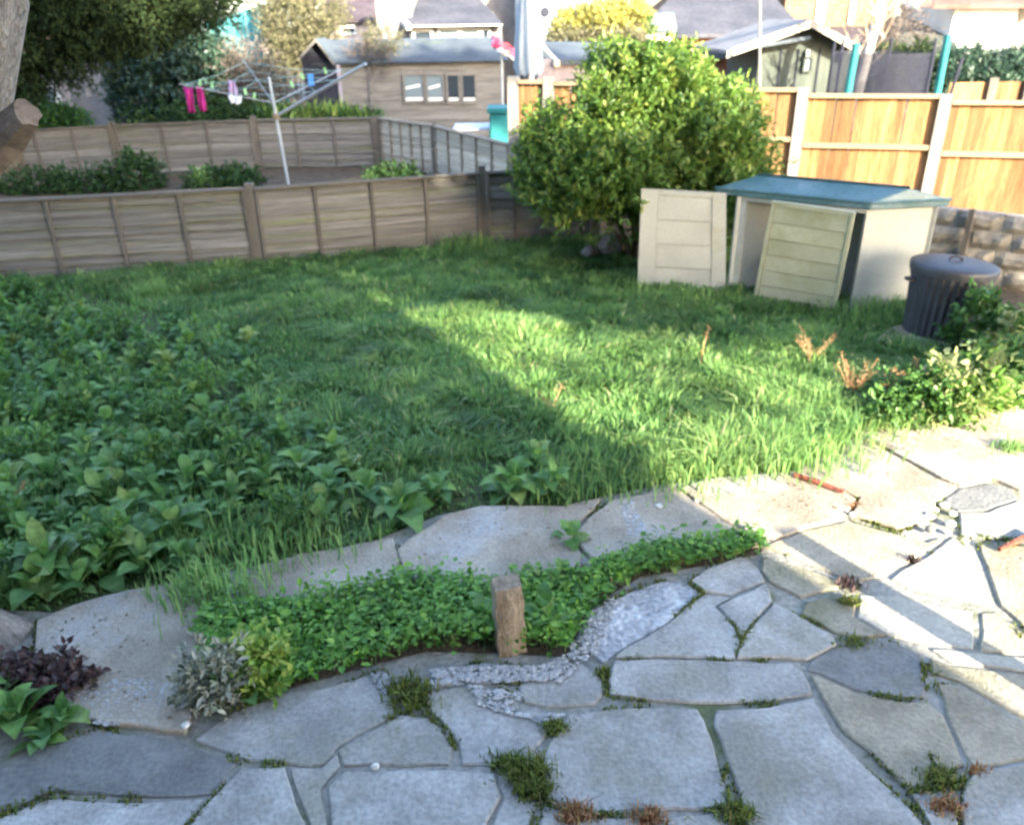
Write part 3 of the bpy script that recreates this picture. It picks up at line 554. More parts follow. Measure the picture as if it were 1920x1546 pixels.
Ld = az(1195, 541); ldir = (Lf-Ld); tl_ = onp(1203, 353, Ld, Lf); tr_ = onp(1362, 362, Ld, Lf)
d1 = door(Ld, Lf-ldir*.01, tr_, tl_, beige, .2, .05); d1['label'] = 'left door swung fully open'
bl_, br_ = az(1413, 560), az(1566, 586)
tl2 = az(1449, 376, HT-.02); tr2 = az(1604, 397, HT-.03)
tl2 = tl2+(az(1449, 376, HT-.02)-tl2); d2 = door(bl_, br_, tr2, tl2, beige_sunlit, .05, .04, nP=6); d2['label'] = 'right door tinted as sunlit, hanging off its hinge'

# ------------------------------------------------------------------ dustbin
bc = az(1768, 640); bc = bc+Vector((0, .12, 0))
BN = empty('dustbin', bc, 'black ribbed plastic dustbin with domed lid beside the garden store', 'dustbin')
HB = .545
MB().lathe([(.0, .0), (.235, .0), (.24, .03), (.275, HB-.09), (.282, HB-.085), (.284, HB)], 64, rib=.045, nr=2).build('body', bin_m, BN, world=False)
MB().lathe([(.295, HB-.05), (.3, HB-.01), (.298, HB+.012), (.28, HB+.022), (.15, HB+.036), (.0, HB+.04)], 48).build('lid', bin_m, BN, smooth=True, world=False)
MB().tube([(-.05, 0, HB+.04), (-.04, 0, HB+.06), (0, 0, HB+.07), (.04, 0, HB+.06), (.05, 0, HB+.04)], .01, 8).build('lid_handle', bin_m, BN, world=False)
for s in (-1,): MB().box((-.33, -.03, HB-.12), (-.27, .03, HB-.1)).build('handle', bin_m, BN, world=False)
BN.rotation_euler = (R_(-1), R_(3), 0)
k_ = px([(1640, 648), (1700, 668), (1860, 700), (1900, 640), (1760, 600), (1665, 625)])
kb = MB().prism([Vector((p.x, p.y, 0)) for p in k_], 0, .045).build('slab', path_m); tag(kb, 'pale concrete slab under the black dustbin', 'slab')

# ------------------------------------------------------------------ short old post in the weed strip
pc = az(957, 1215); PS = MB(); hp = .31
for i in range(1):
    V = []; nz = 8
    for j in range(nz+1):
        t = j/nz; w = .056-.004*t; x0 = .035*(1-t)*0
        for k, (sx, sy) in enumerate(((-1, -1), (-.2, -1.12), (1, -.9), (1.05, 1), (-1, 1))):
            V.append((sx*w+.004*math.sin(j*2+k), sy*w*.9+.004*math.cos(j*3+k), t*hp))
    Fq = [(j*5+k, j*5+(k+1) % 5, (j+1)*5+(k+1) % 5, (j+1)*5+k) for j in range(nz) for k in range(5)]+[tuple(nz*5+k for k in range(5))]
    PS.add(V, Fq)
po = PS.build('stub_post', postw_m); po.location = pc; po.rotation_euler = (R_(-3), R_(-1), R_(12)); tag(po, 'short weathered wooden post standing in the weedy strip of the patio', 'post')

# ------------------------------------------------------------------ old tree at the left edge and the two that shade the garden
tr = empty('old_tree', (-2.55, 2.75, 0), 'old pale barked tree leaning in from the left edge of the photograph', 'tree')
tk = MB(); tk.tube([(-2.4, 2.42, -.05), (-2.4, 2.45, .1), (-2.44, 2.55, .33), (-2.42, 2.75, .75), (-2.32, 2.84, 1.2), (-2.05, 2.84, 1.6), (-1.86, 2.82, 1.9), (-1.67, 2.8, 2.3), (-1.55, 2.75, 2.8), (-1.6, 2.7, 3.6), (-1.9, 2.6, 4.6)],
        [.5, .4, .25, .17, .155, .155, .17, .175, .16, .14, .09], 18, wob=.35)
tk.build('trunk', bark_m, tr, smooth=True)
sb = MB(); e0 = ay(15, 245, 2.75); e1 = ay(52, 212, 2.68); sb.tube([e0+Vector((-.12, .02, -.06)), e0, e1], [.08, .055, .042], 12, wob=.5)
stb = sb.build('cut_branch', cut_m, tr, smooth=False)
MB().tube([(-1.6, 2.75, 3.3), (-1.2, 2.9, 4.2), (-1.0, 3.1, 5.2)], [.1, .07, .03], 8).build('limb', bark_m, tr)
MB().tube([(-1.85, 2.62, 4.4), (-2.6, 2.4, 5.2), (-3.3, 2.2, 6.2)], [.08, .06, .03], 8).build('limb', bark_m, tr)
crown('foliage', [(-2.6, 2.3, 5.8, 1.6, 1.6, 1.0), (-1.0, 3.1, 5.9, 1.0, 1.0, .8)], 1500, 8, .08, .04, weedn_m, tr, tw=.3)

def uvpt(u, v, z): return (u*.849-v*.529, u*.529+v*.849, z)
gt = empty('garden_tree', uvpt(5.3, -4.6, 0), 'leafy tree standing beyond the right edge of the patio', 'tree')
def L_(u, z0, ru, rz, v=-4.6, rv=.7): x, y, z = uvpt(u, v, z0-.404*v); return (x, y, z, ru, rv if rv else ru, rz)
tx, ty, _ = uvpt(5.3, -4.6, 0)
MB().tube([(tx, ty, 0), (tx+.05, ty, 1.4), (tx-.05, ty+.05, 2.8), (tx, ty, 4.6), (tx+.1, ty, 7.5)], [.16, .13, .11, .09, .04], 10, wob=.3).build('trunk', barkd_m, gt)
crown('foliage', [L_(3.25, 3.35, .62, .7), L_(3.1, 4.0, .5, .6), L_(4.1, 2.75, .65, .85), L_(5.2, 2.35, .8, 1.0), L_(6.1, 2.6, .6, .8), L_(6.2, 1.7, .4, .4), L_(4.6, 5.9, .8, .7), L_(5.8, 6.2, .9, .9), L_(7.0, 5.8, .8, .7), L_(5.3, 7.0, .9, .6), L_(3.6, 5.3, .8, .8), L_(6.7, 2.0, .55, .85), L_(5.4, 1.9, .7, .6), L_(3.5, 6.7, .9, .8), L_(4.8, 7.3, .8, .7), L_(6.3, 7.0, .8, .6), L_(7.6, 6.7, .9, .8), L_(8.5, 6.5, .6, .6), L_(3.0, 6.5, .5, .8)], 11000, 12, .14, .085, weedn_m, gt, tw=.22, shell=.1)

# ------------------------------------------------------------------ own house behind the camera (casts the big shade)
hu = 2.6; P0 = Vector((hu*.849+1.3*.529*1., 0, 0))
gp = uvpt(2.74, -.55, 0); tag(MB().box((gp[0]-.05, gp[1]-.05, 0), (gp[0]+.05, gp[1]+.05, 1.04)).build('gate_post', postw_m), 'square wooden gate post beside the patio, right of the photographer', 'post')
hx = (2.56+3.2*.529)/.849
HS = empty('terraced_house', (-3, -3, 0), 'rendered terraced house behind the photographer', 'house')
MB().box((-16, -11, 0), (hx, -3.2, 9.2)).build('wall', render_m, HS)
MB().add([(-16.3, -11.3, 9.2), (hx+.05, -11.3, 9.2), (hx+.05, -3., 9.2), (-16.3, -3., 9.2), (-16.3, -7.1, 12.4), (hx+.05, -7.1, 12.4)], [(0, 3, 2, 1), (3, 2, 5, 4), (0, 4, 5, 1), (1, 5, 2), (0, 3, 4)]).build('roof', slate_m, HS)
wf = MB().box((-2.6, -3.19, .9), (-1.0, -3.15, 2.1)).build('window', white_m, HS); MB().box((-2.5, -3.145, 1.0), (-1.1, -3.135, 2.0)).build('pane', gl, wf)
dd = MB().box((1.0, -3.19, .2), (1.9, -3.15, 2.2)).build('door', white_m, HS)

# ------------------------------------------------------------------ big round bush
BU = empty('round_bush', (1.32, 8.0, 0), 'large rounded evergreen bush in front of the fence corner', 'bush')
stm = MB()
for i in range(7):
    a_ = i*.9; stm.tube([(1.32+.08*math.cos(a_), 8.0+.08*math.sin(a_), 0), (1.32+.3*math.cos(a_), 8+.25*math.sin(a_), .5), (1.32+.6*math.cos(a_), 8+.5*math.sin(a_), 1.2)], [.03, .022, .01], 6)
stm.build('stem', barkd_m, BU)
lob = [(1.28, 8.0, 1.02, .98, .9, .6), (.72, 7.95, .85, .6, .7, .42), (1.85, 7.95, .85, .62, .7, .55), (1.35, 8.0, 1.42, .62, .6, .42), (1.7, 7.75, .6, .6, .5, .4), (2.12, 8.05, .95, .28, .4, .4), (.45, 8.1, .95, .3, .4, .35)]
rb2 = random.Random(3)
for i in range(30):
    a_ = rb2.uniform(0, 6.28); e_ = rb2.uniform(-.35, 1.4); lob.append((1.28+.93*math.cos(a_)*math.cos(e_), 8.0+.85*math.sin(a_)*math.cos(e_), 1.02+.66*math.sin(e_), rb2.uniform(.13, .27), .2, rb2.uniform(.14, .3)))
lob[0] = (1.28, 8.0, 1.0, .88, .8, .54)
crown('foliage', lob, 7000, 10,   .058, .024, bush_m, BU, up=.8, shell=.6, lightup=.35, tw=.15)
V = []; 
spr = [(1.05, 1.55, .5), (1.3, 1.65, .55), (1.58, 1.6, .42), (.85, 1.4, .4), (1.85, 1.35, .42), (1.2, 1.5, .45), (1.5, 1.55, .5), (1.72, 1.5, .4)]
P = []; Dn = []
for sx, sz, sh in spr:
    for k in range(70):
        t = rng.random(); P.append((sx+.1*(sx-1.3)*t+rng.normal()*.02, 8.0+rng.normal()*.05, sz+sh*t)); Dn.append((rng.normal()*.6, rng.normal()*.6, 1.))
V, Q, rv = leaves_np(np.array(P), np.array(Dn), rng.normal(size=(len(P), 3)), .06, .028, np.clip(.6+.3*rng.random(len(P)), 0, 1)); npmesh('shoots', V, quads=Q, m=bush_m, rnd=rv, parent=BU)['kind'] = 'stuff'

# ------------------------------------------------------------------ wooden shed behind
YS = 16.2
SE = empty('wooden_shed', (-1.5, YS, 0), 'long grey wooden shed with dark felt roof behind the fences', 'shed')
xl, xr = ay(640, 150, YS).x, ay(946, 150, YS).x; xg = ay(590, 68, YS).x; ze = ay(800, 112, YS).z; YR = YS+.9; zr = ay(760, 72, YR).z
for k in range(9):
    z0 = k*ze/9; MB().hexa([(xl, YS, z0+.003), (xr, YS, z0+.003), (xr, YS+.02, z0), (xl, YS+.02, z0)], [(xl, YS+.012, z0+ze/9), (xr, YS+.012, z0+ze/9), (xr, YS+.02, z0+ze/9), (xl, YS+.02, z0+ze/9)]).build('board', shedw_m, SE)
MB().box((xl, YS+.022, 0), (xr, YR+.9, ze)).build('wall', shedw_m, SE)
MB().hexa([(xg-.1, YS-.12, ze-.03), (xr+.08, YS-.12, ze-.03), (xr+.08, YS-.1, ze-.06), (xg-.1, YS-.1, ze-.06)], [(xg-.1, YR, zr), (xr-.06, YR, zr), (xr-.06, YR, zr-.04), (xg-.1, YR, zr-.04)]).build('roof', felt_m, SE)
MB().hexa([(xg-.1, YR+1., ze-.03), (xr+.08, YR+1., ze-.03), (xr+.08, YR+1., ze-.06), (xg-.1, YR+1., ze-.06)], [(xg-.1, YR, zr), (xr-.06, YR, zr), (xr-.06, YR, zr-.04), (xg-.1, YR, zr-.04)]).build('roof', felt_m, SE)
# open porch gable turned towards us on the left
gx = ay(592, 70, YS-.3).x; gl_, gr_ = ay(560, 108, YS-.3), ay(626, 118, YS-.3); ga = ay(592, 72, YS-.3)
for (p, q) in ((gl_, ga), (ga, gr_)):
    n_ = Vector((0, 0, .035)); MB().hexa([p-n_, p+Vector((0, .9, 0))-n_, p+Vector((0, .9, 0)), p], [q-n_, q+Vector((0, .9, 0))-n_, q+Vector((0, .9, 0)), q]).build('porch_roof', felt_m, SE)
    MB().hexa([p-n_*1.6+Vector((0, -.02, 0)), p-n_*1.6+Vector((0, -.003, 0)), p+Vector((0, -.003, 0)), p+Vector((0, -.02, 0))], [q-n_*1.6+Vector((0, -.02, 0)), q-n_*1.6+Vector((0, -.003, 0)), q+Vector((0, -.003, 0)), q+Vector((0, -.02, 0))]).build('barge_board', shedw_m, SE)
MB().add([(gl_.x, YS-.1, gl_.z), (gr_.x, YS-.1, gr_.z), (ga.x, YS-.1, ga.z), (gl_.x, YS-.1, 0), (gr_.x, YS-.1, 0)], [(3, 4, 1, 0), (0, 1, 2)]).build('porch_wall', net_m, SE)
MB().box((ay(700, 190, YS).x-.05, YS-.03, ay(700, 200, YS).z), (ay(700, 190, YS).x, YS-.005, ze-.05)).build('trim', shedw_m, SE)
for (x0, x1) in ((758, 795), (800, 832), (838, 862), (866, 893)):
    p, q = ay(x0, 195, YS), ay(x1, 137, YS); w = MB()
    for (aa, bb) in (((p.x, p.z), (q.x, p.z+.05)), ((p.x, q.z-.04), (q.x, q.z)), ((p.x, p.z+.051), (p.x+.035, q.z-.041)), ((q.x-.035, p.z+.051), (q.x, q.z-.041))): w.box((aa[0], YS-.035, aa[1]), (bb[0], YS-.004, bb[1]))
    wo = w.build('window', shedw_m, SE); MB().box((p.x+.036, YS-.015, p.z+.052), (q.x-.036, YS-.006, q.z-.042)).build('pane', gll if x0 < 835 else gl, wo)
    MB().box((p.x+.04, YS-.02, p.z+.055), (q.x-.04, YS-.016, p.z+.11)).build('white_ledge', white_m, wo)
    if x0 < 835:
        for zz in ((.25, .3),): MB().hexa([(p.x+.05, YS-.02, p.z+zz[0]), (q.x-.08, YS-.02, p.z+zz[0]+.05), (q.x-.08, YS-.016, p.z+zz[0]+.05), (p.x+.05, YS-.016, p.z+zz[0])], [(p.x+.05, YS-.02, p.z+zz[1]), (q.x-.08, YS-.02, p.z+zz[1]+.05), (q.x-.08, YS-.016, p.z+zz[1]+.05), (p.x+.05, YS-.016, p.z+zz[1])]).build('white_ledge', white_m, wo)
# climber growing over the shed roof
CL = empty('dry_climber', (ay(700, 80, YS+.3).x, YS+.3, 0), 'tangled brown climber growing over the middle of the shed roof', 'climber')
c0 = ay(705, 92, YS-.05); crown('foliage', [(c0.x, YS+.05, c0.z-.06, .26, .2, .14), (c0.x-.35, YS+.1, c0.z-.05, .25, .2, .06), (c0.x+.05, YS-.1, c0.z-.3, .16, .1, .16)], 230, 7, .05, .014, twig_m, CL, tw=.18)
crown('twigs', [(c0.x+.1, YS+.2, c0.z+.15, .3, .3, .15)], 160, 7, .07, .012, straw_m, CL, tw=.2)

# ------------------------------------------------------------------ things over the left fences
DR = empty('rotary_dryer', (az(540, 330, .45).x*1.12, az(540, 330, .45).y*1.12, 0), 'grey rotary clothes dryer with folding arms and lines behind the lawn fence', 'clothes dryer')
yp = 10.9; p0 = ay(537, 325, yp); p1 = ay(505, 150, yp); dv = (p1-p0); pb = p0-dv*(p0.z/dv.z); DR.location = pb
MB().tube([pb, p1+dv*.03], [.022, .018], 10).build('pole', metal_m, DR)
hub = p0+dv*.76; lowhub = p0+dv*.62
ends = [ay(686, 120, 10.3), ay(335, 157, 10.6), ay(455, 112, 12.1), ay(640, 130, 12.0)]
for e in ends:
    s = lowhub if e is ends[0] else hub
    MB().tube([s, e], .019 if e is ends[0] else .005, 6).build('arm', metal_m, DR)
MB().tube([lowhub-dv*.03, lowhub+dv*.03], .045, 10).build('hub', rail_m, DR)
order = [0, 1, 2, 3]
for k in range(3):
    t = .5+.22*k; ln = MB()
    pts_ = [hub.lerp(ends[i], t) if i != 0 else lowhub.lerp(ends[0], t) for i in order]; pts_.append(pts_[0])
    for i in range(4): a_, b2 = pts_[i], pts_[i+1]; ln.tube([a_, (a_+b2)/2-Vector((0, 0, .03)), b2], .0025, 4)
    ln.build('line', rope_m, DR)
def cloth(name, x0, y0, x1, y1, Y, m, label, cat, seed=0, group=None, taper=.1):
    a_, b2 = ay(x0, y0, Y), ay(x1, y1, Y); n = 9; m_ = 7; V = []; rr = random.Random(seed)
    for j in range(m_+1):
        for i in range(n+1):
            u, v = i/n, j/m_; x = a_.x+(b2.x-a_.x)*(.5+(u-.5)*(1+taper*v)); z = a_.z+(b2.z-a_.z)*v
            V.append((x, Y+.03*math.sin(u*9+seed+v*2)*(.3+v), z+.01*math.sin(u*7)))
    Fq = [(j*(n+1)+i, j*(n+1)+i+1, (j+1)*(n+1)+i+1, (j+1)*(n+1)+i) for j in range(m_) for i in range(n)]
    o = MB().add(V, Fq).build(name, m, smooth=True); sd = o.modifiers.new('s', 'SOLIDIFY'); sd.thickness = .01
    return tag(o, label, cat, group)
cloth('garment', 344, 165, 370, 212, 10.7, pink_m, 'crumpled magenta garment hanging at the left end of the dryer', 'garment', 1, taper=-.3)
cloth('garment', 368, 163, 386, 208, 10.85, pink_m, 'narrow bright magenta garment hanging just right of the other magenta one', 'garment', 4)
cloth('garment', 428, 152, 445, 178, 11.2, lilac_m, 'small lilac cloth hanging in the middle of the dryer', 'garment', 2)
cloth('garment', 428, 180, 455, 194, 11.0, wcloth_m, 'small white cloth hanging low on the dryer', 'garment', 3, taper=-.4)
pg = MB().box((-.014, -.008, -.04), (.014, .008, .04)).mesh('clothes_peg', peg_m); bpg = MB().box((-.035, -.01, -.07), (.035, .01, .07)).mesh('clothes_peg', pm('blue_peg', (.05, .2, .55), (.1, .3, .65), 3, rand=0))
for (x, y, Y) in ((375, 155, 11), (460, 172, 11), (477, 180, 11), (547, 158, 11.3), (567, 143, 11.4), (398, 160, 11.2), (610, 133, 11.6)):
    o = bpy.data.objects.new('clothes_peg', pg); C.objects.link(o); o.location = ay(x, y, Y); o.rotation_euler = (0, random.uniform(-.4, .4), 0); tag(o, 'pale green clothes peg clipped on a line of the dryer', 'clothes peg', 'green pegs on the dryer lines')
o = bpy.data.objects.new('clothes_peg', bpg); C.objects.link(o); o.location = ay(583, 150, 11.4); tag(o, 'blue peg bag clip on the right side of the dryer', 'clothes peg')

def shrub(name, label, cat, loc, lobes, nb, per, L, Wd_, m, group=None, up=.4, tw=.15, shell=.5, stem=True, mstem=None, **kw):
    E = empty(name, loc, label, cat, group)
    if stem:
        s = MB()
        for i in range(4):
            l = lobes[i % len(lobes)]; s.tube([Vector(loc)+Vector((random.uniform(-.05, .05), 0, -.01)), (Vector(loc)+Vector(l[:3]))/2+Vector((0, 0, 0)), Vector(l[:3])], [.02, .014, .006], 5)
        s.build('stem', mstem or barkd_m, E)
    crown('foliage', lobes, nb, per, L, Wd_, m, E, up=up, tw=tw, shell=shell, **kw); return E
def lobe(x, y, Y, rx, rz, ry=None): p = ay(x, y, Y); return (p.x, p.y, p.z, rx, ry or rx, rz)
# weeds along the base of the dryer fence
q = ay(255, 320, 12.6); shrub('dark_shrub', 'dark rounded shrub at the foot of the fence left of the dryer', 'shrub', (q.x, q.y, 0), [lobe(255, 330, 12.6, .36, .26)], 300, 8, .06, .03, bedge_m)
for i, (x, y, rx) in enumerate(((60, 328, .6), (150, 325, .5), (395, 325, .35), (440, 322, .3), (735, 303, .35))):
    q = ay(x, y, 12.4); shrub('weed_clump', ['pale leafy weeds at the far left behind the lawn fence', 'leafy weeds left of the dark shrub behind the lawn fence', 'small weed clump left of the dryer pole', 'bright weed clump nearest the dryer pole', 'small green weed clump where the two back fences meet'][i], 'weeds', (q.x, q.y, 0), [(q.x, q.y, .1, rx, .25, .13 if i < 2 else .09)], 200, 7, .07, .03, bedge_m, stem=False)
# strap leaved plants behind the fence
def strap_plant(name, label, x, y, Y, n, h, m, group=None, cat='plant', spread=.25):
    q = ay(x, y, Y); E = empty(name, (q.x, q.y, 0), label, cat, group); z0 = q.z-.25
    P2 = np.c_[q.x+rng.normal(size=n)*spread, q.y+rng.normal(size=n)*.1]; hh = (h*(.5+.6*rng.random(n)))
    blades('leaves', P2, hh+z0*0, (0, 0), m, rng.random(n), w=.016, z0=z0, parent=E, spread=.8)
    MB().box((q.x-.1, q.y-.08, 0), (q.x+.1, q.y+.08, z0)).build('stems', barkd_m, E); return E
for i, x in enumerate((510, 548, 590, 632, 668)):
    strap_plant('strap_leaved_plant', ['leftmost pale strap leaved plant beside the dryer pole', 'strap leaved plant just right of the dryer pole', 'middle yellowish strap leaved plant in the row below the long dryer arm', 'tallest yellowish strap leaved plant under the end of the dryer arm', 'rightmost green strap leaved plant in front of the wooden shed'][i], x, 208, 15.4 if i else 15.2, 70, .55 if i in (2, 3) else .42, lemon_m if i < 4 else weedn_m, 'strap leaved plants behind the dryer fence')
shrub('low_hedge', 'dense dark green low hedge behind the fence under the magenta garments', 'hedge', tuple(ay(400, 230, 15.6).xy)+(0,), [lobe(320, 228, 15.6, .8, .2), lobe(400, 222, 15.6, .9, .26), lobe(470, 222, 15.6, .6, .22), lobe(560, 226, 15.7, 1., .16), lobe(650, 226, 15.7, .6, .16)], 1300, 8, .07, .035, bedge_m)
shrub('ivy_thicket', 'grey green ivy clad thicket rising behind the clothes dryer', 'shrub', tuple(ay(340, 230, 16.6).xy)+(0,), [lobe(270, 170, 16.6, .6, .7), lobe(330, 120, 16.6, .8, .6), lobe(390, 130, 16.6, .6, .42), lobe(360, 170, 16.6, .9, .6), lobe(280, 110, 16.6, .5, .6)], 4200, 9, .075, .05, ivy_m, tw=.18)
shrub('bare_shrub', 'mauve brown twiggy shrub right of the ivy thicket', 'shrub', tuple(ay(470, 230, 16.4).xy)+(0,), [lobe(465, 150, 16.4, .55, .65), lobe(500, 175, 16.4, .45, .4), lobe(440, 190, 16.4, .4, .3)], 1500, 7, .07, .014, twig_m, tw=.25, shell=.1)
shrub('straw_shrub', 'tall straw coloured shrub left of the shed gable', 'shrub', tuple(ay(560, 200, 19).xy)+(0,), [lobe(560, 60, 19, .65, .75), lobe(590, 20, 19, .6, .8), lobe(535, 30, 19, .5, .8), lobe(550, 100, 19, .5, .4)], 3400, 8, .06, .022, straw_m, tw=.25)
# dark evergreen hanging over the brown outbuilding
DT = empty('dark_evergreen', tuple(ay(60, 200, 13.2).xy)+(0,), 'big dark evergreen tree overhanging the left gardens', 'tree')
q = DT.location; MB().tube([(q.x-.6, q.y, 0), (q.x-.5, q.y, 1.5), (q.x-.2, q.y, 3.5)], [.22, .18, .1], 10).build('trunk', barkd_m, DT)
for e in ((ay(150, 60, 13),), (ay(330, 30, 13),), (ay(60, 100, 13),)): MB().tube([(q.x-.45, q.y, 1.9), ((q.x-.45+e[0].x)/2, q.y, 2.6), e[0]], [.08, .05, .02], 6).build('limb', barkd_m, DT)
crown('foliage', [lobe(60, 60, 13, .9, .7, .8), lobe(160, 20, 13, .9, .62, .8), lobe(260, 15, 13, .7, .5, .7), lobe(340, -5, 13.2, .6, .42, .7), lobe(30, 145, 13, .3, .35, .4), lobe(190, -60, 13, 1.7, .9, 1.4), lobe(0, 0, 13, 1.5, 1.2, 1.2), lobe(390, -10, 13.2, .4, .35, .5)], 11000, 9, .065, .022, dark_m, DT, up=-.1, tw=.22, shell=.35)
shrub('green_shrub', 'bright green shrub below the dark evergreen at the far left', 'shrub', tuple(ay(50, 235, 14.6).xy)+(0,), [lobe(45, 210, 14.6, .4, .35), lobe(95, 228, 14.6, .45, .18), lobe(130, 232, 14.6, .3, .1)], 600, 8, .08, .04, weedn_m)
# brown outbuilding
YO = 17.4
OBd = empty('outbuilding', (ay(160, 200, YO).x, YO, 0), 'plain brown rendered outbuilding under the dark evergreen', 'outbuilding')
xa, xb = ay(92, 200, YO).x, ay(232, 200, YO).x; MB().box((xa, YO, 0), (xb, YO+3, 3.0)).build('wall', pm('brown_render', (.24, .2, .19), (.3, .26, .25), 1.2, bump=.2, rand=0), OBd)
MB().box((xb-.22, YO-.06, 0), (xb-.14, YO-.003, 3.0)).build('drainpipe', net_m, OBd)
x2 = ay(185, 200, YO).x; MB().box((x2-.5, YO-.03, 0), (x2+.42, YO-.003, 2.0)).build('door', render_m, OBd)
MB().hexa([(xa-.1, YO-.1, 3.), (xb+.1, YO-.1, 3.), (xb+.1, YO+3.1, 3.), (xa-.1, YO+3.1, 3.)], [(xa-.1, YO-.1, 3.12), (xb+.1, YO-.1, 3.12), (xb+.1, YO+3.1, 3.2), (xa-.1, YO+3.1, 3.2)]).build('roof', felt_m, OBd)
p, q_ = ay(82, 225, YO-.4), ay(106, 150, YO-.4); GD = empty('glazed_door', (p.x, YO-.4, 0), 'pale blue white glazed door standing ajar left of the brown outbuilding', 'door')
fr = MB().box((p.x, YO-.45, 0), (q_.x, YO-.41, q_.z)).build('frame', white_m, GD); MB().box((p.x+.06, YO-.46, p.z+.05), (q_.x-.08, YO-.452, q_.z-.15)).build('pane', gll, GD)
# teal slatted screen
YT = 20.; TS = empty('teal_screen', (ay(460, 60, YT).x, YT, 0), 'teal green slatted screen standing behind the ivy thicket', 'screen')
xa, xb = ay(388, 60, YT).x, ay(526, 60, YT).x
for i in range(11):
    x = xa+(xb-xa)*i/11; zt = ay(388, 45, YT).z+(ay(520, 8, YT).z-ay(388, 45, YT).z)*min(1, i/8); MB().box((x+.008, YT-.02*(i % 2), .0), (x+(xb-xa)/11-.008, YT+.03, zt)).build('slat', tealp_m if i < 8 else teal_m, TS)
# ------------------------------------------------------------------ far houses and garden things
def wallbox(E, name, x0, x1, yt, Y, m, depth=3., zb=0., ztop=None, dx=0.):
    a, b = ay(x0, yt, Y), ay(x1, yt, Y); z = ztop if ztop is not None else (a.z+b.z)/2
    return MB().box((a.x, Y, zb), (b.x, Y+depth, z)).build(name, m, E), a.x, b.x, z
def win(E, x0, y0, x1, y1, Y, fm=white_m, pm_=gl, nm='window', bars=0, fw=.06):
    a, b = ay(x0, y1, Y), ay(x1, y0, Y); w = MB(); f = fw
    w.box((a.x, Y-.06, a.z), (b.x, Y-.004, a.z+f)); w.box((a.x, Y-.06, b.z-f), (b.x, Y-.004, b.z)); w.box((a.x, Y-.06, a.z+f+.001), (a.x+f, Y-.004, b.z-f-.001)); w.box((b.x-f, Y-.06, a.z+f+.001), (b.x, Y-.004, b.z-f-.001))
    for i in range(bars): x = a.x+(b.x-a.x)*(i+1)/(bars+1); w.box((x-f/2, Y-.058, a.z+f+.001), (x+f/2, Y-.005, b.z-f-.001))
    o = w.build(nm, fm, E); MB().box((a.x+f+.001, Y-.03, a.z+f+.001), (b.x-f-.001, Y-.02, b.z-f-.001)).build('pane', pm_, o); return o
def slope(E, name, m, pix, Y0, Y1, th=.08):           # roof plane: front edge pixels at Y0, back edge pixels at Y1 (left to right)
    (f0, f1), (b0, b1) = pix; p = [ay(*f0, Y0), ay(*f1, Y0), ay(*b1, Y1), ay(*b0, Y1)]; n = Vector((0, 0, th)); return MB().hexa([v-n for v in p], p).build(name, m, E)
# house A, far left, purple roof
Y = 27.; HA = empty('far_house', (ay(650, 60, Y).x, Y, 0), 'far house with a dark purple roof left of the white framed extension', 'house')
wallbox(HA, 'wall', 590, 722, 36, Y, pm('pinkish_render', (.42, .33, .31), (.5, .42, .4), 2, rand=0)); slope(HA, 'roof', roofp_m, (((598, 37), (724, 37)), ((620, -60), (705, -60))), Y-.2, Y+3)
win(HA, 640, 48, 668, 66, Y); win(HA, 610, 50, 628, 66, Y)
# house B: extension with white framed windows
Y = 22.; HBu = empty('house_extension', (ay(850, 60, Y).x, Y, 0), 'low extension with dark slate roof and white framed windows beyond the shed', 'house')
o, xa, xb, z = wallbox(HBu, 'wall', 768, 940, 46, Y, render_m); o, *_ = wallbox(HBu, 'gable_wall', 700, 767, -40, Y+.3, render_m)
slope(HBu, 'roof', slate_m, (((770, 44), (942, 44)), ((722, -10), (892, -10))), Y-.25, Y+2.6)
slope(HBu, 'verge', white_m, (((762, 47), (771, 46)), ((712, -8), (722, -9))), Y-.27, Y+2.58, .12)
a, b = ay(768, 51, Y-.3), ay(942, 46, Y-.3); MB().box((a.x, Y-.33, a.z), (b.x, Y-.26, b.z)).build('gutter_board', white_m, HBu)
win(HBu, 822, 52, 862, 92, Y, pm_=gll); win(HBu, 864, 52, 900, 92, Y, pm_=gll); win(HBu, 902, 52, 920, 92, Y); win(HBu, 775, 55, 812, 85, Y)
# house C pebble dash wall
Y = 25.; HC = empty('far_house', (ay(940, 60, Y).x, Y, 0), 'tall grey pebble dashed house wall behind the closed parasol', 'house')
wallbox(HC, 'wall', 885, 985, -80, Y, render_m); p = ay(905, 0, Y-.05); MB().tube([(ay(972, 0, Y-.1).x, Y-.1, 0), (ay(972, 0, Y-.1).x, Y-.1, 3.4)], .06, 8).build('drainpipe', metal_m, HC)
slope(HC, 'roof', slate_m, (((880, -78), (990, -78)), ((880, -150), (990, -150))), Y-.3, Y+3)
# house D white with round vent
Y = 23.5; HD = empty('far_house', (ay(1010, 40, Y).x, Y, 0), 'white rendered house with a small round dark vent behind the yellow shrub', 'house')
wallbox(HD, 'wall', 990, 1120, -60, Y, pm('bluish_white', (.2, .23, .26), (.25, .28, .31), 2, rand=0)); c = ay(1022, 23, Y-.03); v = MB().lathe([(.11, 0), (.12, .02), (.08, .03), (0, .03)], 20); v.v = [(c.x+x, Y-.004-z, c.z+y) for x, y, z in v.v]; v.build('vent', net_m, HD)
wallbox(HD, 'side_wall', 1121, 1290, -60, Y+.5, cream_m); slope(HD, 'roof', slate_m, (((985, -58), (1295, -58)), ((985, -150), (1295, -150))), Y-.3, Y+3)
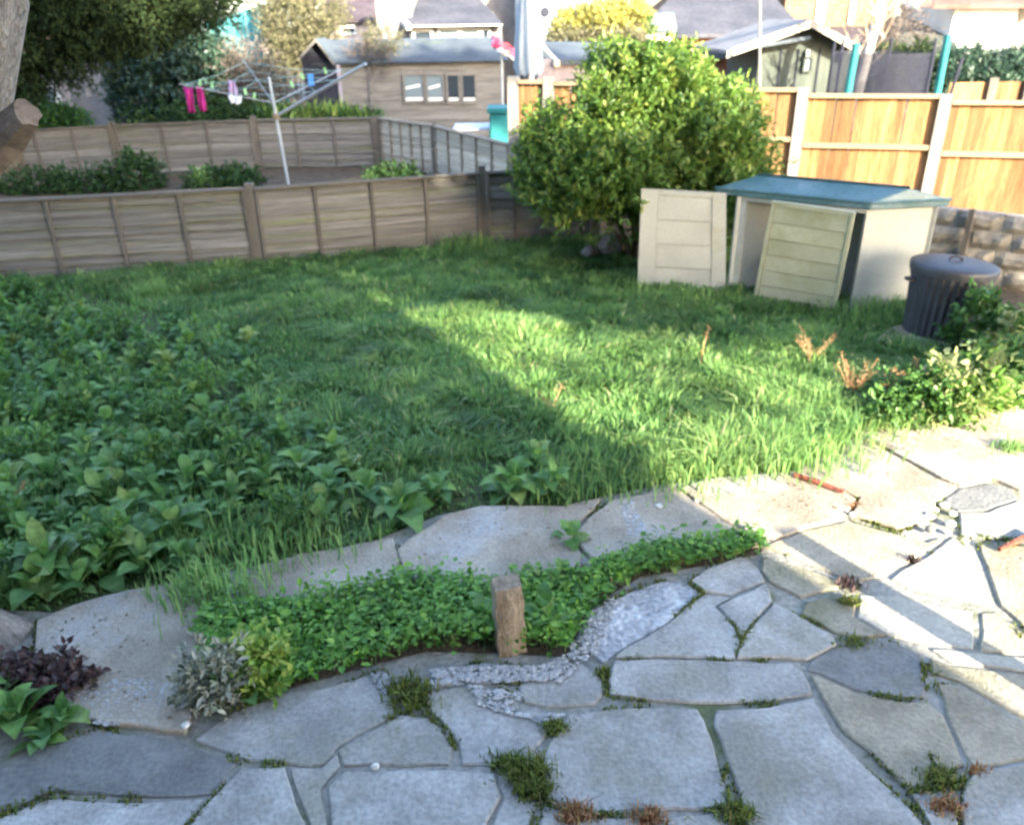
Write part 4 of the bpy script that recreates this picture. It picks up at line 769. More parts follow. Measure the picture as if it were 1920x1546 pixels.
# forsythia
shrub('yellow_shrub', 'bright yellow flowering shrub above the small blue roofed shed', 'shrub', tuple(ay(1130, 100, 19.5).xy)+(0,), [lobe(1075, 48, 19.5, .38, .22), lobe(1130, 38, 19.5, .5, .26), lobe(1185, 36, 19.5, .34, .3), lobe(1060, 62, 19.5, .25, .12)], 1100, 7, .07, .04, yellow_m, tw=.22, up=.9)
# low trimmed pale hedge under it
shrub('clipped_hedge', 'pale yellow clipped hedge under the yellow shrub', 'hedge', tuple(ay(1110, 100, 19.2).xy)+(0,), [lobe(1070, 78, 19.2, .5, .2), lobe(1130, 78, 19.2, .5, .2), lobe(1180, 80, 19.2, .4, .2)], 900, 8, .07, .04, straw_m)
# small shed E with blue roof
Y = 15.5; SE2 = empty('small_shed', (ay(1080, 120, Y).x, Y, 0), 'small shed with blue grey felt roof left of the round bush', 'shed')
wallbox(SE2, 'wall', 1008, 1180, 110, Y, pm('mauve_boards', (.25, .2, .2), (.32, .27, .26), 2, stretch=(8, 8, 1), rand=0), 2.)
slope(SE2, 'roof', felt_m, (((1048, 112), (1200, 112)), ((1016, 78), (1180, 80))), Y-.12, Y+1.1)
slope(SE2, 'barge_board', pm('cream_board', (.55, .48, .33), (.65, .57, .42), 3, rand=0), (((1040, 113), (1050, 113)), ((1005, 80), (1016, 79))), Y-.13, Y+1.09, .1)
# closed parasol
Y = 12.6; p = ay(992, 140, Y); t = ay(985, -30, Y); PR = empty('closed_parasol', (p.x, Y, 0), 'tall closed pale blue parasol standing behind the shed end', 'parasol')
c = MB(); prof = [(.17, p.z), (.19, p.z+.1), (.165, p.z+.45), (.12, p.z+.8), (.07, p.z+1.2), (.02, p.z+1.6)]; nseg = 32
for (r, z) in prof:
    for k in range(nseg): an = 2*math.pi*k/nseg; q = r*(1+.16*math.cos(an*8)); c.v.append((p.x+q*math.cos(an)-.03*(z-p.z), Y+q*math.sin(an), z+(.03*math.cos(an*8) if z == prof[0][1] else 0)))
for i in range(len(prof)-1):
    for k in range(nseg): c.f.append((i*nseg+k, i*nseg+(k+1) % nseg, (i+1)*nseg+(k+1) % nseg, (i+1)*nseg+k))
c.build('canopy', canvas_m, PR, smooth=True); MB().tube([(p.x, Y, 0), (p.x, Y, p.z+1.7)], .025, 8).build('pole', metal_m, PR); MB().lathe([(.26, 0), (.26, .06), (.06, .09), (.03, .2), (0, .2)], 20, c=(p.x, Y, 0)).build('base', conc_m, PR)
# pole beside it
a = ay(973, 225, 12.9); b = ay(970, 20, 12.9); tag(MB().tube([(a.x, 12.9, 0), (b.x-.0, 12.9, b.z+.2)], .03, 8).build('grey_pole', metal_m), 'thin blue grey pole just left of the closed parasol', 'pole')
# pink and white cloth on the roof end
CLO = empty('rotary_washing', (ay(940, 90, 14.5).x, 14.5, 0), 'pink and white washing showing beyond the right end of the shed roof', 'washing')
pz = ay(940, 90, 14.5); MB().tube([(pz.x, 14.5, 0), (pz.x, 14.5, pz.z+.15)], .02, 6).build('pole', metal_m, CLO)
def sheet(nm, x0, y0, x1, y1, Y, m, E, drop):
    a, b = ay(x0, y0, Y), ay(x1, y1, Y); n = 8; V = []
    for j in range(5):
        for i in range(n+1): u = i/n; V.append((a.x+(b.x-a.x)*u, Y+.05*math.sin(u*8+j), a.z+(b.z-a.z)*u-drop*j/4+.02*math.sin(u*11)))
    MB().add(V, [(j*(n+1)+i, j*(n+1)+i+1, (j+1)*(n+1)+i+1, (j+1)*(n+1)+i) for j in range(4) for i in range(n)]).build(nm, m, E, smooth=True)
sheet('pink_sheet', 922, 68, 964, 88, 14.4, red_m, CLO, .16); sheet('white_sheet', 932, 86, 964, 102, 14.35, white_m, CLO, .09); sheet('lilac_sheet', 920, 62, 932, 70, 14.45, lilac_m, CLO, .2)
# teal box, pale table behind the fence
a, b = ay(918, 240, 12.2), ay(976, 203, 12.2); TB = empty('teal_storage_box', (a.x, 12.2, 0), 'teal storage box with pale base behind the fence left of the round bush', 'box')
MB().box((a.x, 12.2, .3), (b.x, 12.8, b.z-.06)).build('body', teal_m, TB, bevel=.02); MB().box((a.x-.03, 12.17, b.z-.058), (b.x+.03, 12.83, b.z)).build('lid', teal_m, TB); MB().box((a.x+.05, 12.22, 0), (b.x-.05, 12.78, .298)).build('base', wcloth_m, TB)
a, b = ay(850, 240, 12.6), ay(925, 232, 12.6); GT = empty('garden_table', ((a.x+b.x)/2, 12.9, 0), 'pale topped garden table behind the fence below the shed windows', 'table')
MB().box((a.x, 12.5, a.z-.03), (b.x, 13.2, a.z)).build('top', wcloth_m, GT)
for sx in (a.x+.05, b.x-.05):
    for sy in (12.55, 13.15): MB().box((sx-.02, sy-.02, 0), (sx+.02, sy+.02, a.z-.031)).build('leg', metal_m, GT)
# big roof F with white windows and brick walls
Y = 20.; HF = empty('long_house', (ay(1320, 60, Y).x, Y, 0), 'long low house with a big dark slate roof above the round bush', 'house')
wallbox(HF, 'wall', 1195, 1500, 72, Y, obrick_m); slope(HF, 'roof', slate_m, (((1190, 66), (1512, 60)), ((1290, -40), (1420, -40))), Y-.3, Y+4)
a, b = ay(1190, 78, Y-.35), ay(1262, 52, Y-.35); MB().box((a.x, Y-.45, a.z), (b.x, Y-.31, b.z)).build('fascia', white_m, HF); win(HF, 1215, 78, 1258, 110, Y, bars=1)
slope(HF, 'lean_to_roof', felt_m, (((1195, 55), (1270, 55)), ((1225, 25), (1265, 22))), Y-.5, Y-.32)
# orange brick low wall + pale pyramid roofs + red panel
Y = 17.; OW = empty('brick_outhouse', (ay(1380, 120, Y).x, Y, 0), 'brick outhouse with pale pyramid roofs right of the round bush', 'outbuilding')
wallbox(OW, 'wall', 1210, 1442, 100, Y, obrick_m, 1.8)
for (x0, xm, x1, yt) in ((1352, 1384, 1408, 56), (1409, 1425, 1452, 58)):
    a, b, t = ay(x0, 92, Y-.1), ay(x1, 92, Y-.1), ay(xm, yt, Y+.8); MB().add([tuple(a), tuple(b), (b.x, Y+1.9, b.z), (a.x, Y+1.9, a.z), tuple(t), (t.x+.05, t.y+.3, t.z)], [(0, 1, 4), (1, 2, 5, 4), (2, 3, 5), (3, 0, 4, 5), (0, 3, 2, 1)]).build('roof', cream_m if x0 < 1400 else render_m, OW)
a, b = ay(1240, 98, Y-.1), ay(1450, 92, Y-.1); MB().box((a.x, Y-.15, b.z-.16), (b.x, Y-.02, b.z)).build('gutter_board', felt_m, OW)
a, b = ay(1360, 168, Y-.1), ay(1400, 112, Y-.1); MB().box((a.x, Y-.06, .0), (b.x, Y-.003, b.z)).build('door', pm('brown_door', (.34, .15, .11), (.42, .2, .15), 2, rand=0), OW)
bl = pm('blue_paint', (.04, .12, .25), (.08, .18, .34), 2, rand=0)
LD = empty('step_ladder', (ay(1420, 160, 15.8).x, 15.8, 0), 'blue slide frame with a sloping pale chute beside the green shed', 'slide')
a, b, c2 = ay(1410, 118, 15.8), ay(1440, 165, 15.8), ay(1400, 165, 15.8)
MB().tube([(a.x, 15.8, a.z), (b.x, 15.6, max(.1, b.z))], .04, 6).build('chute', metal_m, LD); MB().tube([(a.x, 15.8, a.z), (c2.x, 15.9, 0)], .04, 6).build('leg', bl, LD); MB().tube([(a.x, 15.8, a.z), (a.x+.1, 15.9, 0)], .04, 6).build('leg', bl, LD)
MB().box((a.x-.1, 15.85, .0), (a.x+.12, 15.9, a.z+.02)).build('panel', bl, LD)
# green shed with cream barge boards
Y = 14.2; GS = empty('green_shed', (ay(1520, 130, Y).x, Y, 0), 'dark green shed with pale gable boards behind the orange fence', 'shed')
gl0, gr0, ap = ay(1425, 90, Y), ay(1606, 92, Y), ay(1524, 44, Y)
MB().add([(gl0.x, Y, 0), (gr0.x, Y, 0), (gr0.x, Y, gr0.z), (ap.x, Y, ap.z), (gl0.x, Y, gl0.z), (gl0.x, Y+2, 0), (gr0.x, Y+2, 0), (gr0.x, Y+2, gr0.z), (ap.x, Y+2, ap.z), (gl0.x, Y+2, gl0.z)], [(0, 1, 2, 3, 4), (1, 6, 7, 2), (0, 4, 9, 5), (5, 9, 8, 7, 6), (2, 7, 8, 3), (4, 3, 8, 9)]).build('wall', green_m, GS)
for (p, q) in ((ay(1362, 100, Y-.3), ay(1522, 42, Y-.3)), (ay(1522, 42, Y-.3), ay(1612, 92, Y-.3))):
    n = Vector((0, 0, .075)); bk = Vector((0, 2.4, 0)); MB().hexa([p, p+bk, p+bk+n*.6, p+n*.6], [q, q+bk, q+bk+n*.6, q+n*.6]).build('roof', render_m, GS)
    MB().hexa([p-n, p-n+Vector((0, .03, 0)), p+n*.5+Vector((0, .03, 0)), p+n*.5], [q-n, q-n+Vector((0, .03, 0)), q+n*.5+Vector((0, .03, 0)), q+n*.5]).build('barge_board', pm('cream_board', (.25, .235, .19), (.32, .3, .25), 3, rand=0), GS).location.y -= .035
p, q = ay(1378, 98, Y-.3), ay(1520, 74, Y-.3); MB().hexa([p, p+Vector((0, .3, 0)), p+Vector((0, .3, .05)), p+Vector((0, 0, .05))], [q, q+Vector((0, .3, 0)), q+Vector((0, .3, .05)), q+Vector((0, 0, .05))]).build('porch_beam', felt_m, GS)
win(GS, 1500, 135, 1526, 108, Y, fm=green_m, pm_=glass('sky_glass', (.35, .42, .5)), fw=.04) if False else win(GS, 1502, 106, 1524, 136, Y, fm=green_m, pm_=gll, fw=.03)
for x in (1462, 1494, 1534): a = ay(x, 120, Y); MB().box((a.x-.012, Y-.02, 0), (a.x+.012, Y-.003, gl0.z-.02)).build('door_trim', net_m, GS)
a = ay(1514, 100, Y-.05); MB().box((a.x-.025, Y-.08, a.z-.05), (a.x+.025, Y-.004, a.z+.05)).build('lamp', white_m, GS)
# house I brown brick with tall pale windows
Y = 24.; HI = empty('brick_house', (ay(1560, 20, Y).x, Y, 0), 'brown brick house with tall pale windows behind the green shed', 'house')
wallbox(HI, 'wall', 1488, 1700, -120, Y, brick_m); sg = glass('sky_glass', (.3, .4, .46))
for x0, x1 in ((1526, 1556), (1588, 1612)): win(HI, x0, -50, x1, 46, Y, fm=white_m, pm_=sg, fw=.05)
wallbox(HI, 'white_wing', 1440, 1487, -120, Y+.4, cream_m); slope(HI, 'roof', slate_m, (((1435, -118), (1710, -118)), ((1435, -220), (1710, -220))), Y-.4, Y+3); win(HI, 1420, -40, 1442, 22, Y+.3, pm_=sg)
slope(HI, 'porch_roof', roofp_m, (((1560, 84), (1670, 90)), ((1560, 50), (1650, 50))), Y-2.6, Y-.02)
# grey roofed bungalow J
Y = 21.; HJ = empty('bungalow', (ay(1730, 80, Y).x, Y, 0), 'bungalow with mossy grey roof behind the trampoline', 'house')
wallbox(HJ, 'wall', 1668, 1790, 100, Y, pm('dark_wall', (.1, .09, .09), (.16, .15, .15), 2, rand=0)); slope(HJ, 'roof', pm('mossy_roof', (.06, .068, .056), (.1, .108, .092), 1.5, rand=0), (((1664, 100), (1800, 96)), ((1690, 38), (1762, 36))), Y-.3, Y+3)
Y = 26.; HJ2 = empty('far_house', (ay(1720, 10, Y).x, Y, 0), 'far house with red brown roof and pale gable behind the bungalow', 'house')
wallbox(HJ2, 'wall', 1670, 1790, 30, Y, cream_m); slope(HJ2, 'roof', roofr_m, (((1700, 40), (1800, 38)), ((1760, -30), (1960, -30))), Y-.3, Y+3); slope(HJ2, 'verge', white_m, (((1722, 34), (1732, 34)), ((1668, -20), (1680, -20))), Y-.35, Y+.4, .2)
# white house K
Y = 22.; HK = empty('white_house', (ay(1850, 50, Y).x, Y, 0), 'brilliant white rendered house at the right edge', 'house')
wallbox(HK, 'wall', 1792, 1912, 12, Y, white_m); slope(HK, 'roof', roofr_m, (((1750, 10), (1990, 8)), ((1750, -60), (1990, -60))), Y-.4, Y+3); wallbox(HK, 'side_wing', 1914, 2020, 14, Y+.5, cream_m)
win(HK, 1828, 62, 1848, 82, Y, pm_=gll)
# trampoline with teal padded poles
Y = 11.6; TPc = ay(1690, 150, Y+1.2); TP = empty('trampoline', (TPc.x, TPc.y, 0), 'trampoline with teal padded poles and dark safety net behind the orange fence', 'trampoline')
r = (ay(1765, 150, Y).x-ay(1596, 150, Y).x)/2; cx, cy = (ay(1765, 150, Y).x+ay(1596, 150, Y).x)/2, Y+r*.9
pp = []
for k in range(6):
    an = math.radians(-90+30+60*k); pp.append((cx+r*1.15*math.cos(an), cy+r*1.15*math.sin(an)))
tops = {5: ay(1606, 82, cy+r*1.15*math.sin(math.radians(-90+30+300))), 0: ay(1778, 66, cy+r*1.15*math.sin(math.radians(-60)))}
for k, (x, y) in enumerate(pp):
    zt = tops[k].z if k in tops else 1.9
    tx = tops[k].x if k in tops else x
    if k in tops: x = ay(1588, 172, y).x if k == 5 else ay(1757, 180, y).x
    MB().tube([(x, y, 0), (x, y, .6), (tx, y, zt)], .05 if k in tops else .02, 10).build('padded_pole' if k in tops else 'back_pole', teal_m if k in tops else net_m, TP)
mt = MB().lathe([(r*1.1, .55), (r*1.12, .6), (r*1.1, .63), (0, .6)], 32, c=(cx, cy, 0)); mt.build('mat', net_m, TP); 
nt_ = MB(); n = 30; hz = ay(1690, 100, 11.6).z+.25
netalpha = bpy.data.materials.new('safety_net'); netalpha.use_nodes = True; t = netalpha.node_tree; b = t.nodes['Principled BSDF']; b.inputs['Base Color'].default_value = (.012, .013, .03, 1); b.inputs['Roughness'].default_value = .8; b.inputs['Alpha'].default_value = .5
for k in range(n): an = 2*math.pi*k/n; nt_.v += [(cx+r*1.08*math.cos(an), cy+r*1.08*math.sin(an), .62), (cx+r*1.08*math.cos(an), cy+r*1.08*math.sin(an), hz-.25)]
nt_.f = [(2*k, 2*((k+1) % n), 2*((k+1) % n)+1, 2*k+1) for k in range(n)]; nt_.build('safety_net', netalpha, TP)
# birch, black pole, hedge, far fence
a, b = ay(1610, 165, 12.9), ay(1655, -5, 12.9); BI = empty('bare_birch', (a.x-.1, 12.9, 0), 'pale barked bare birch between the teal trampoline poles', 'tree')
MB().tube([(a.x-.12, 12.9, 0), tuple(a), tuple(b), tuple(b+(b-a)*.9)], [.09, .07, .055, .03], 8, wob=.3).build('trunk', pm('birch_bark', (.45, .4, .36), (.62, .58, .52), 6, stretch=(1, 1, 5), rand=0), BI)
tw = MB(); rr = random.Random(5)
for i in range(46):
    t0 = rr.uniform(.2, 1.7); s = a+(b-a)*t0; dx = rr.uniform(-1, 1); l = rr.uniform(.35, .9); m1_ = s+Vector((dx*.4*l, rr.uniform(-.2, .2), .35*l)); tw.tube([s, m1_, m1_+Vector((dx*.3*l, 0, .45*l))], [.014, .009, .004], 4)
    for j in range(3): e = m1_+Vector((rr.uniform(-.3, .3), rr.uniform(-.1, .1), rr.uniform(.1, .4)))*l; tw.tube([m1_, e], [.007, .003], 3)
tw.build('twigs', pm('twig', (.25, .18, .12), (.45, .36, .26), 6, rand=0), BI)
shrub('dark_hedge', 'dark overgrown hedge behind the right end of the orange fence', 'hedge', tuple(ay(1850, 160, 15).xy)+(0,), [lobe(1800, 150, 15, .4, .4), lobe(1850, 155, 15, .5, .33), lobe(1900, 150, 15, .45, .38), lobe(1765, 150, 15, .4, .3)], 1900, 8, .08, .03, ivy_m, tw=.25)
shrub('bare_thicket', 'grey bare thicket between the birch and the bungalow roof', 'shrub', tuple(ay(1690, 120, 17).xy)+(0,), [lobe(1680, 60, 17, .45, .5), lobe(1650, 100, 17, .4, .4), lobe(1720, 120, 17, .4, .25)], 500, 6, .1, .012, twig_m, tw=.35, shell=.1)
shrub('dark_shrub', 'dark evergreen shrub seen through the trampoline net', 'shrub', tuple(ay(1690, 150, 15.2).xy)+(0,), [lobe(1650, 145, 15.2, .45, .4), lobe(1710, 140, 15.2, .5, .35), lobe(1745, 155, 15.2, .3, .3)], 1300, 8, .07, .03, dark_m, tw=.2)
a, b = ay(1778, 190, 9.9), ay(1805, 108, 9.9); BP = tag(MB().tube([(a.x-.1, 9.9, 0), tuple(a), tuple(b)], .018, 6).build('black_pole', net_m), 'thin black leaning pole behind the second concrete post from the right', 'pole')
a, b = ay(1418, 170, 13.4), ay(1425, -30, 13.4); tag(MB().tube([(a.x, 13.4, 0), (a.x+.05, 13.4, a.z), tuple(b)], .02, 6).build('thin_pole', conc_m), 'thin pale pole rising left of the green shed', 'pole')
FF = empty('far_fence', (ay(1850, 170, 12.8).x, 12.8, 0), 'orange brown fence far behind the right end of the near orange fence', 'fence')
a, b = ay(1782, 155, 12.8), ay(1990, 158, 12.8); n = 16
for i in range(n):
    o = bpy.data.objects.new('board', fbm); C.objects.link(o); o.parent = FF; o.matrix_parent_inverse = wm(FF).inverted(); o.matrix_basis = Matrix.Translation((a.x+(b.x-a.x)*i/n, 12.8, 0)) @ Matrix.Diagonal(((b.x-a.x)/n/.105, 1, a.z, 1))
for x in (1862, 1930): q = ay(x, 150, 12.75); MB().box((q.x-.06, 12.7, 0), (q.x+.06, 12.76, q.z+.03)).build('post', lapd_m, FF)

# ------------------------------------------------------------------ weeds
LM = [leaf_mesh('leaf', weed_m, .56, .6), leaf_mesh('leaf', weed_m, .66, 1.1), leaf_mesh('leaf', weed_m, .5, .4), leaf_mesh('leaf', weed_m, .7, .9)]
def leaf_plant(x, y, n, s, label, group, cat='weed', name='leafy_weed', h=1., stalk=True, meshes=None):
    E = empty(name, (x, y, 0), label, cat, group, rz=random.uniform(0, 6.28))
    for i in range(n):
        tier = i/n; yaw = i*2.4+random.uniform(-.35, .35); pitch = .1+tier*1.0+random.uniform(-.2, .25)
        inst('leaf', random.choice(meshes or LM), E, leaf_mat4(yaw, pitch, s*(1.1-.5*tier)*random.uniform(.75, 1.2), z=(.015+tier*.11*h)*s/.15, off=.02*s/.15, roll=random.uniform(-.35, .35)))
    return E
def arr(n, me=None):                                   # one joined small plant mesh, shared
    V = []; Fq = []
    for i in range(n):
        tier = i/n; M4 = leaf_mat4(i*2.4+random.uniform(-.4, .4), .1+tier*1.0+random.uniform(-.2, .3), (1.1-.45*tier)*random.uniform(.75, 1.2), z=.1+tier*.85, off=.1, roll=random.uniform(-.4, .4)); src = random.choice(LM); k = len(V)
        V += [tuple(M4 @ v.co) for v in src.vertices]; Fq += [tuple(j+k for j in p.vertices) for p in src.polygons]
    return MB().add(V, Fq).mesh('leafy_weed', weed_m, smooth=True)
bedn = [(p.x, p.y) for p in px([(-40, 730), (200, 700), (360, 740), (430, 830), (560, 880), (640, 930), (600, 1010), (430, 1050), (230, 1095), (40, 1140), (-60, 1130)])]
bedf = [(p.x, p.y) for p in px([(-60, 540), (60, 560), (180, 610), (300, 640), (390, 700), (430, 800), (200, 710), (-60, 740)])]
def poisson(poly, r, n=4000, avoid=()):
    out = list(avoid); res = []
    for p in scatter(poly, n):
        if all((p[0]-q[0])**2+(p[1]-q[1])**2 > r*r for q in out): out.append((p[0], p[1])); res.append((p[0], p[1]))
    return res
near = poisson(bedn, .135, 5000); farp = poisson(bedf, .14, 5000, avoid=near)
rag = [(p.x, p.y) for p in px([(330, 600), (480, 650), (560, 800), (700, 880), (640, 930), (500, 860), (400, 740), (250, 640)])]; farp += poisson(rag, .2, 1500, avoid=near+farp)
for (x, y) in near: leaf_plant(x, y, random.randint(7, 12), random.uniform(.09, .165), 'broad leaved green weed in the dense bed left of the lawn', 'broad leaved weeds in the left bed')
AR = [arr(12) for _ in range(6)]
for (x, y) in farp:
    o = bpy.data.objects.new('leafy_weed', random.choice(AR)); C.objects.link(o); s = random.uniform(.08, .14); o.scale = (s, s, s*random.uniform(.7, 1.2)); o.location = (x, y, 0); o.rotation_euler.z = random.uniform(0, 6.28)
    tag(o, 'small leafy weed in the far part of the left bed', 'weed', 'small weeds in the far left bed')
spec = [(95, 1085, 16, .2, 'largest broad leaved weed drooping rounded leaves over the bottom left path slab'), (215, 1050, 14, .19, 'broad leaved weed with long leaves just right of the largest drooping one'), (330, 1010, 12, .18, 'weed with wide flat leaves at the right end of the big left bed'),
        (750, 975, 15, .17, 'leafy weed clump spilling over the joint of two path slabs'), (690, 940, 11, .14, 'smaller leafy weed just behind the clump over the slab joint'), (820, 935, 10, .13, 'low leafy weed right of the clump over the slab joint'), (960, 930, 15, .16, 'tall leafy dock clump at the lawn edge above the wooden post'), (1040, 925, 12, .15, 'leafy weed right of the tall dock clump at the lawn edge'), (1005, 880, 12, .14, 'leafy weed standing in the grass behind the tall dock clump'),
        (1062, 1018, 8, .1, 'small weed growing alone between two path slabs above the green strip'), (570, 960, 10, .13, 'low leafy weed at the grass edge left of centre')]
for x, y, n, s, l in spec: p = az(x, y); leaf_plant(p.x, p.y, n, s, l, None)
p = az(975, 1195); leaf_plant(p.x+.1, p.y+.02, 10, .13, 'large leaved weed growing against the right side of the wooden post', None, h=1.6)
p = az(905, 1180); leaf_plant(p.x, p.y, 9, .12, 'pointed leaved weed against the left side of the wooden post', None, h=1.2)
p = az(470, 1315); leaf_plant(p.x, p.y, 4, .12, 'single broad leaf weed below the variegated shrub', None, h=.3)
for (x, y) in poisson(bedn+[], .42, 700)+poisson(bedf, .5, 400):
    E = empty('small_leaved_weed', (x, y, 0), 'bushy small leaved weed growing up through the broad leaved bed', 'weed', 'bushy small leaved weeds in the left bed')
    crown('foliage', [(x, y, .11, .1, .1, .09)], 30, 9, .035, .018, weedn_m, E, up=1., tw=.08, shell=.1)
gb = scatter(bedn+[], 2600); blades('bed_grass', gb, .08+.14*rng.random(len(gb)), (.1, -.1), grass_m, rng.uniform(0, .55, len(gb)), w=.003, z0=0); tag(bpy.data.objects['bed_grass'], 'loose long grass blades among the broad leaved weeds', 'grass', kind='stuff')
# ivy and purple plant bottom left
p = az(40, 1370); leaf_plant(p.x, p.y, 15, .15, 'dark green leafy plant at the bottom left corner of the path', None); p = az(120, 1360); leaf_plant(p.x, p.y, 12, .11, 'low leafy plant trailing onto the path right of the bottom left plant', None, h=.5); p = az(-20, 1330); leaf_plant(p.x, p.y, 13, .15, 'leafy plant half outside the left edge below the tree', None)
p = az(85, 1395); leaf_plant(p.x, p.y, 10, .1, 'small leafy plant nearest the camera at the left edge', None, h=.5)
def gpt(x, y): return az(x, y)
def gshrub(name, label, cat, x, y, r, h, nb, per, L, Wd_, m, **kw):
    p = gpt(x, y); return shrub(name, label, cat, (p.x, p.y, 0), [(p.x, p.y, h*.5, r, r*.8, h*.5)], nb, per, L, Wd_, m, **kw)
gshrub('purple_plant', 'dark purple leaved plant beside the tree foot at the left edge', 'plant', 105, 1290, .1, .06, 90, 9, .035, .02, purple_m, tw=.07, stem=False)
gshrub('purple_plant', 'brownish purple tuft at the very left edge below the trunk', 'plant', 5, 1300, .1, .08, 70, 9, .035, .02, purple_m, tw=.07, stem=False)
gshrub('variegated_shrub', 'small cream and grey green variegated shrub at the left end of the weedy strip', 'shrub', 412, 1318, .07, .2, 110, 9, .035, .014, variegated_m, tw=.09, mstem=barkd_m)
gshrub('golden_shrub', 'small lime yellow shrub beside the variegated one', 'shrub', 492, 1280, .075, .15, 100, 9, .035, .018, lemon_m, tw=.08)
# ground cover strip
strip_ = [(p.x, p.y) for p in px([(380, 1165), (470, 1140), (620, 1130), (760, 1092), (860, 1098), (930, 1105), (985, 1085), (1090, 1085), (1200, 1035), (1390, 1018), (1432, 1030), (1425, 1042), (1330, 1062), (1200, 1085), (1112, 1138), (1062, 1235), (930, 1228), (800, 1225), (700, 1250), (540, 1295), (440, 1320), (385, 1300)])]
b = MB(); b.add([(x, y, .012) for x, y in strip_], [tuple(range(len(strip_)))]); tag(b.build('soil_strip', soil), 'strip of soil between path and crazy paving', None, kind='structure')
n = 8500; P2 = scatter(strip_, n); hh = .02+.07*np.clip(.5+field(P2[:, 0]*2.2, P2[:, 1]*2.2+1, 1), 0, 1.4)*rng.random(n)**.5
P2 = P2+rng.normal(size=(n, 2))*np.where(rng.random(n) < .3, .03, .005)[:, None]; hh *= (1+.9*(rng.random(n) < .12))
V, Q, rv = leaves_np(np.c_[P2, hh+.012], rdir(n)*np.array([1, 1, .35])+np.array([0, 0, .25]), rdir(n)*.35+np.array([0, 0, 1.]), .012+.034*rng.random(n)**2, .011+.024*rng.random(n)**2, np.clip(.45+.25*rng.normal(size=n)+(hh-.05)*3, 0, 1), fold=.12)
tag(npmesh('ground_cover', V, quads=Q, m=clover_m, rnd=rv), 'bright green creeping ground cover filling the strip beside the post', 'ground cover', kind='stuff')
gs_ = scatter(strip_, 700); tag(blades('strip_grass', gs_, .05+.08*rng.random(len(gs_)), (.1, -.2), grass_m, rng.uniform(.1, 1, len(gs_)), w=.0025, z0=.01, spread=1.), 'thin grass blades mixed into the creeping ground cover', 'grass', kind='stuff')
for (x, y, q_) in ((560, 1240, .06), (640, 1190, .055), (730, 1150, .07), (820, 1180, .06), (690, 1230, .05), (790, 1120, .06), (880, 1130, .07), (600, 1150, .05)):
    p = az(x, y); leaf_plant(p.x, p.y, 9, q_, 'small broad leaved weed poking out of the green strip left of the post', 'small broad leaved weeds in the strip left of the post')
# broader leaves running right along the strip
st2 = [(p.x, p.y) for p in px([(1010, 1085), (1100, 1080), (1200, 1035), (1390, 1015), (1436, 1028), (1330, 1060), (1200, 1082), (1110, 1135), (1060, 1190), (1000, 1150)])]
for (x, y) in poisson(st2, .085): leaf_plant(x, y, 8, random.uniform(.045, .075), 'small round leaved weed in the narrow green strip right of the post', 'small round leaved weeds in the strip right of the post')
# grass fringe along patio edge and over path
def tuft(x, y, n, h, r, label, name='grass_tuft', m=grass_m, lo=.2, hi=.8, group=None, sp=.8, w=.004):
    p = az(x, y); P2 = np.c_[p.x+rng.normal(size=n)*r, p.y+rng.normal(size=n)*r*.6]; o = blades(name, P2, h*(.4+.8*rng.random(n)), (0, 0), m, rng.uniform(lo, hi, n), w=w, z0=.005, spread=sp)
    return tag(o, label, 'grass tuft' if m is grass_m else 'weed', group)
for i, (x, y, n, h, r, l) in enumerate(((400, 1120, 420, .16, .12, 'feathery grass tuft between the two left path slabs'), (520, 1020, 500, .17, .2, 'dark grass tuft hanging over the path slab edge left of centre'), (1060, 920, 300, .14, .14, 'grass tuft right of the dock clump at the lawn edge'), (1200, 880, 1500, .15, .25, 'long grass tuft leaning over the path under the sunlit lawn'), (1450, 850, 1700, .16, .25, 'sunlit grass tuft leaning over the path near the red stick'), (1600, 790, 1400, .16, .22, 'long grass tuft at the lawn corner by the dry seed heads'), (1330, 860, 1400, .15, .22, 'shaded grass tuft hanging over the tan slab'), (1900, 850, 160, .1, .06, 'bright grass tuft in a slab joint at the right edge'), (1640, 590, 500, .2, .2, 'grass tuft at the foot of the garden store side'), (1250, 560, 500, .15, .3, 'grass tuft at the foot of the open left door'), (880, 470, 400, .2, .18, 'dark grass tuft at the foot of the lawn fence'))):
    tuft(x, y, n, h, r, l)
mw = [(770, 1300, 260, .07, .045, 'mossy tuft in a paving joint below the green strip'), (780, 1325, 160, .05, .04, None), (985, 1455, 420, .075, .04, 'green moss clump in the joint at the bottom centre'), (1000, 1490, 350, .06, .03, None), (945, 1435, 160, .05, .03, None), (1040, 1370, 200, .045, .025, 'thin mossy line in the joint left of the largest paving stone'), (1130, 1268, 90, .05, .012, 'tiny weed in the crack above the largest paving stone'), (1080, 1535, 240, .06, .03, 'brown tuft at the bottom edge below the largest stone'), (1220, 1540, 200, .05, .025, 'small tuft in the joint at the bottom edge right of the brown one'), (1380, 1535, 260, .06, .025, 'green tuft at the bottom edge under the double crack'), (1760, 1470, 240, .05, .03, 'reddish brown weed in the joint at the bottom right'), (1830, 1452, 120, .03, .02, 'mossy streak right of the reddish brown weed'), (1770, 1520, 200, .05, .03, None), (1590, 1135, 170, .05, .02, 'yellow green weed in the sunlit joint'), (1590, 1100, 130, .05, .03, 'dark red weed where the sunlit joints meet'), (1600, 1208, 160, .035, .035, 'mossy patch at the top of the dark rounded stone'), (1600, 955, 150, .04, .03, 'small green weed below the red stick'), (1710, 1055, 60, .05, .012, None)]
cur = None
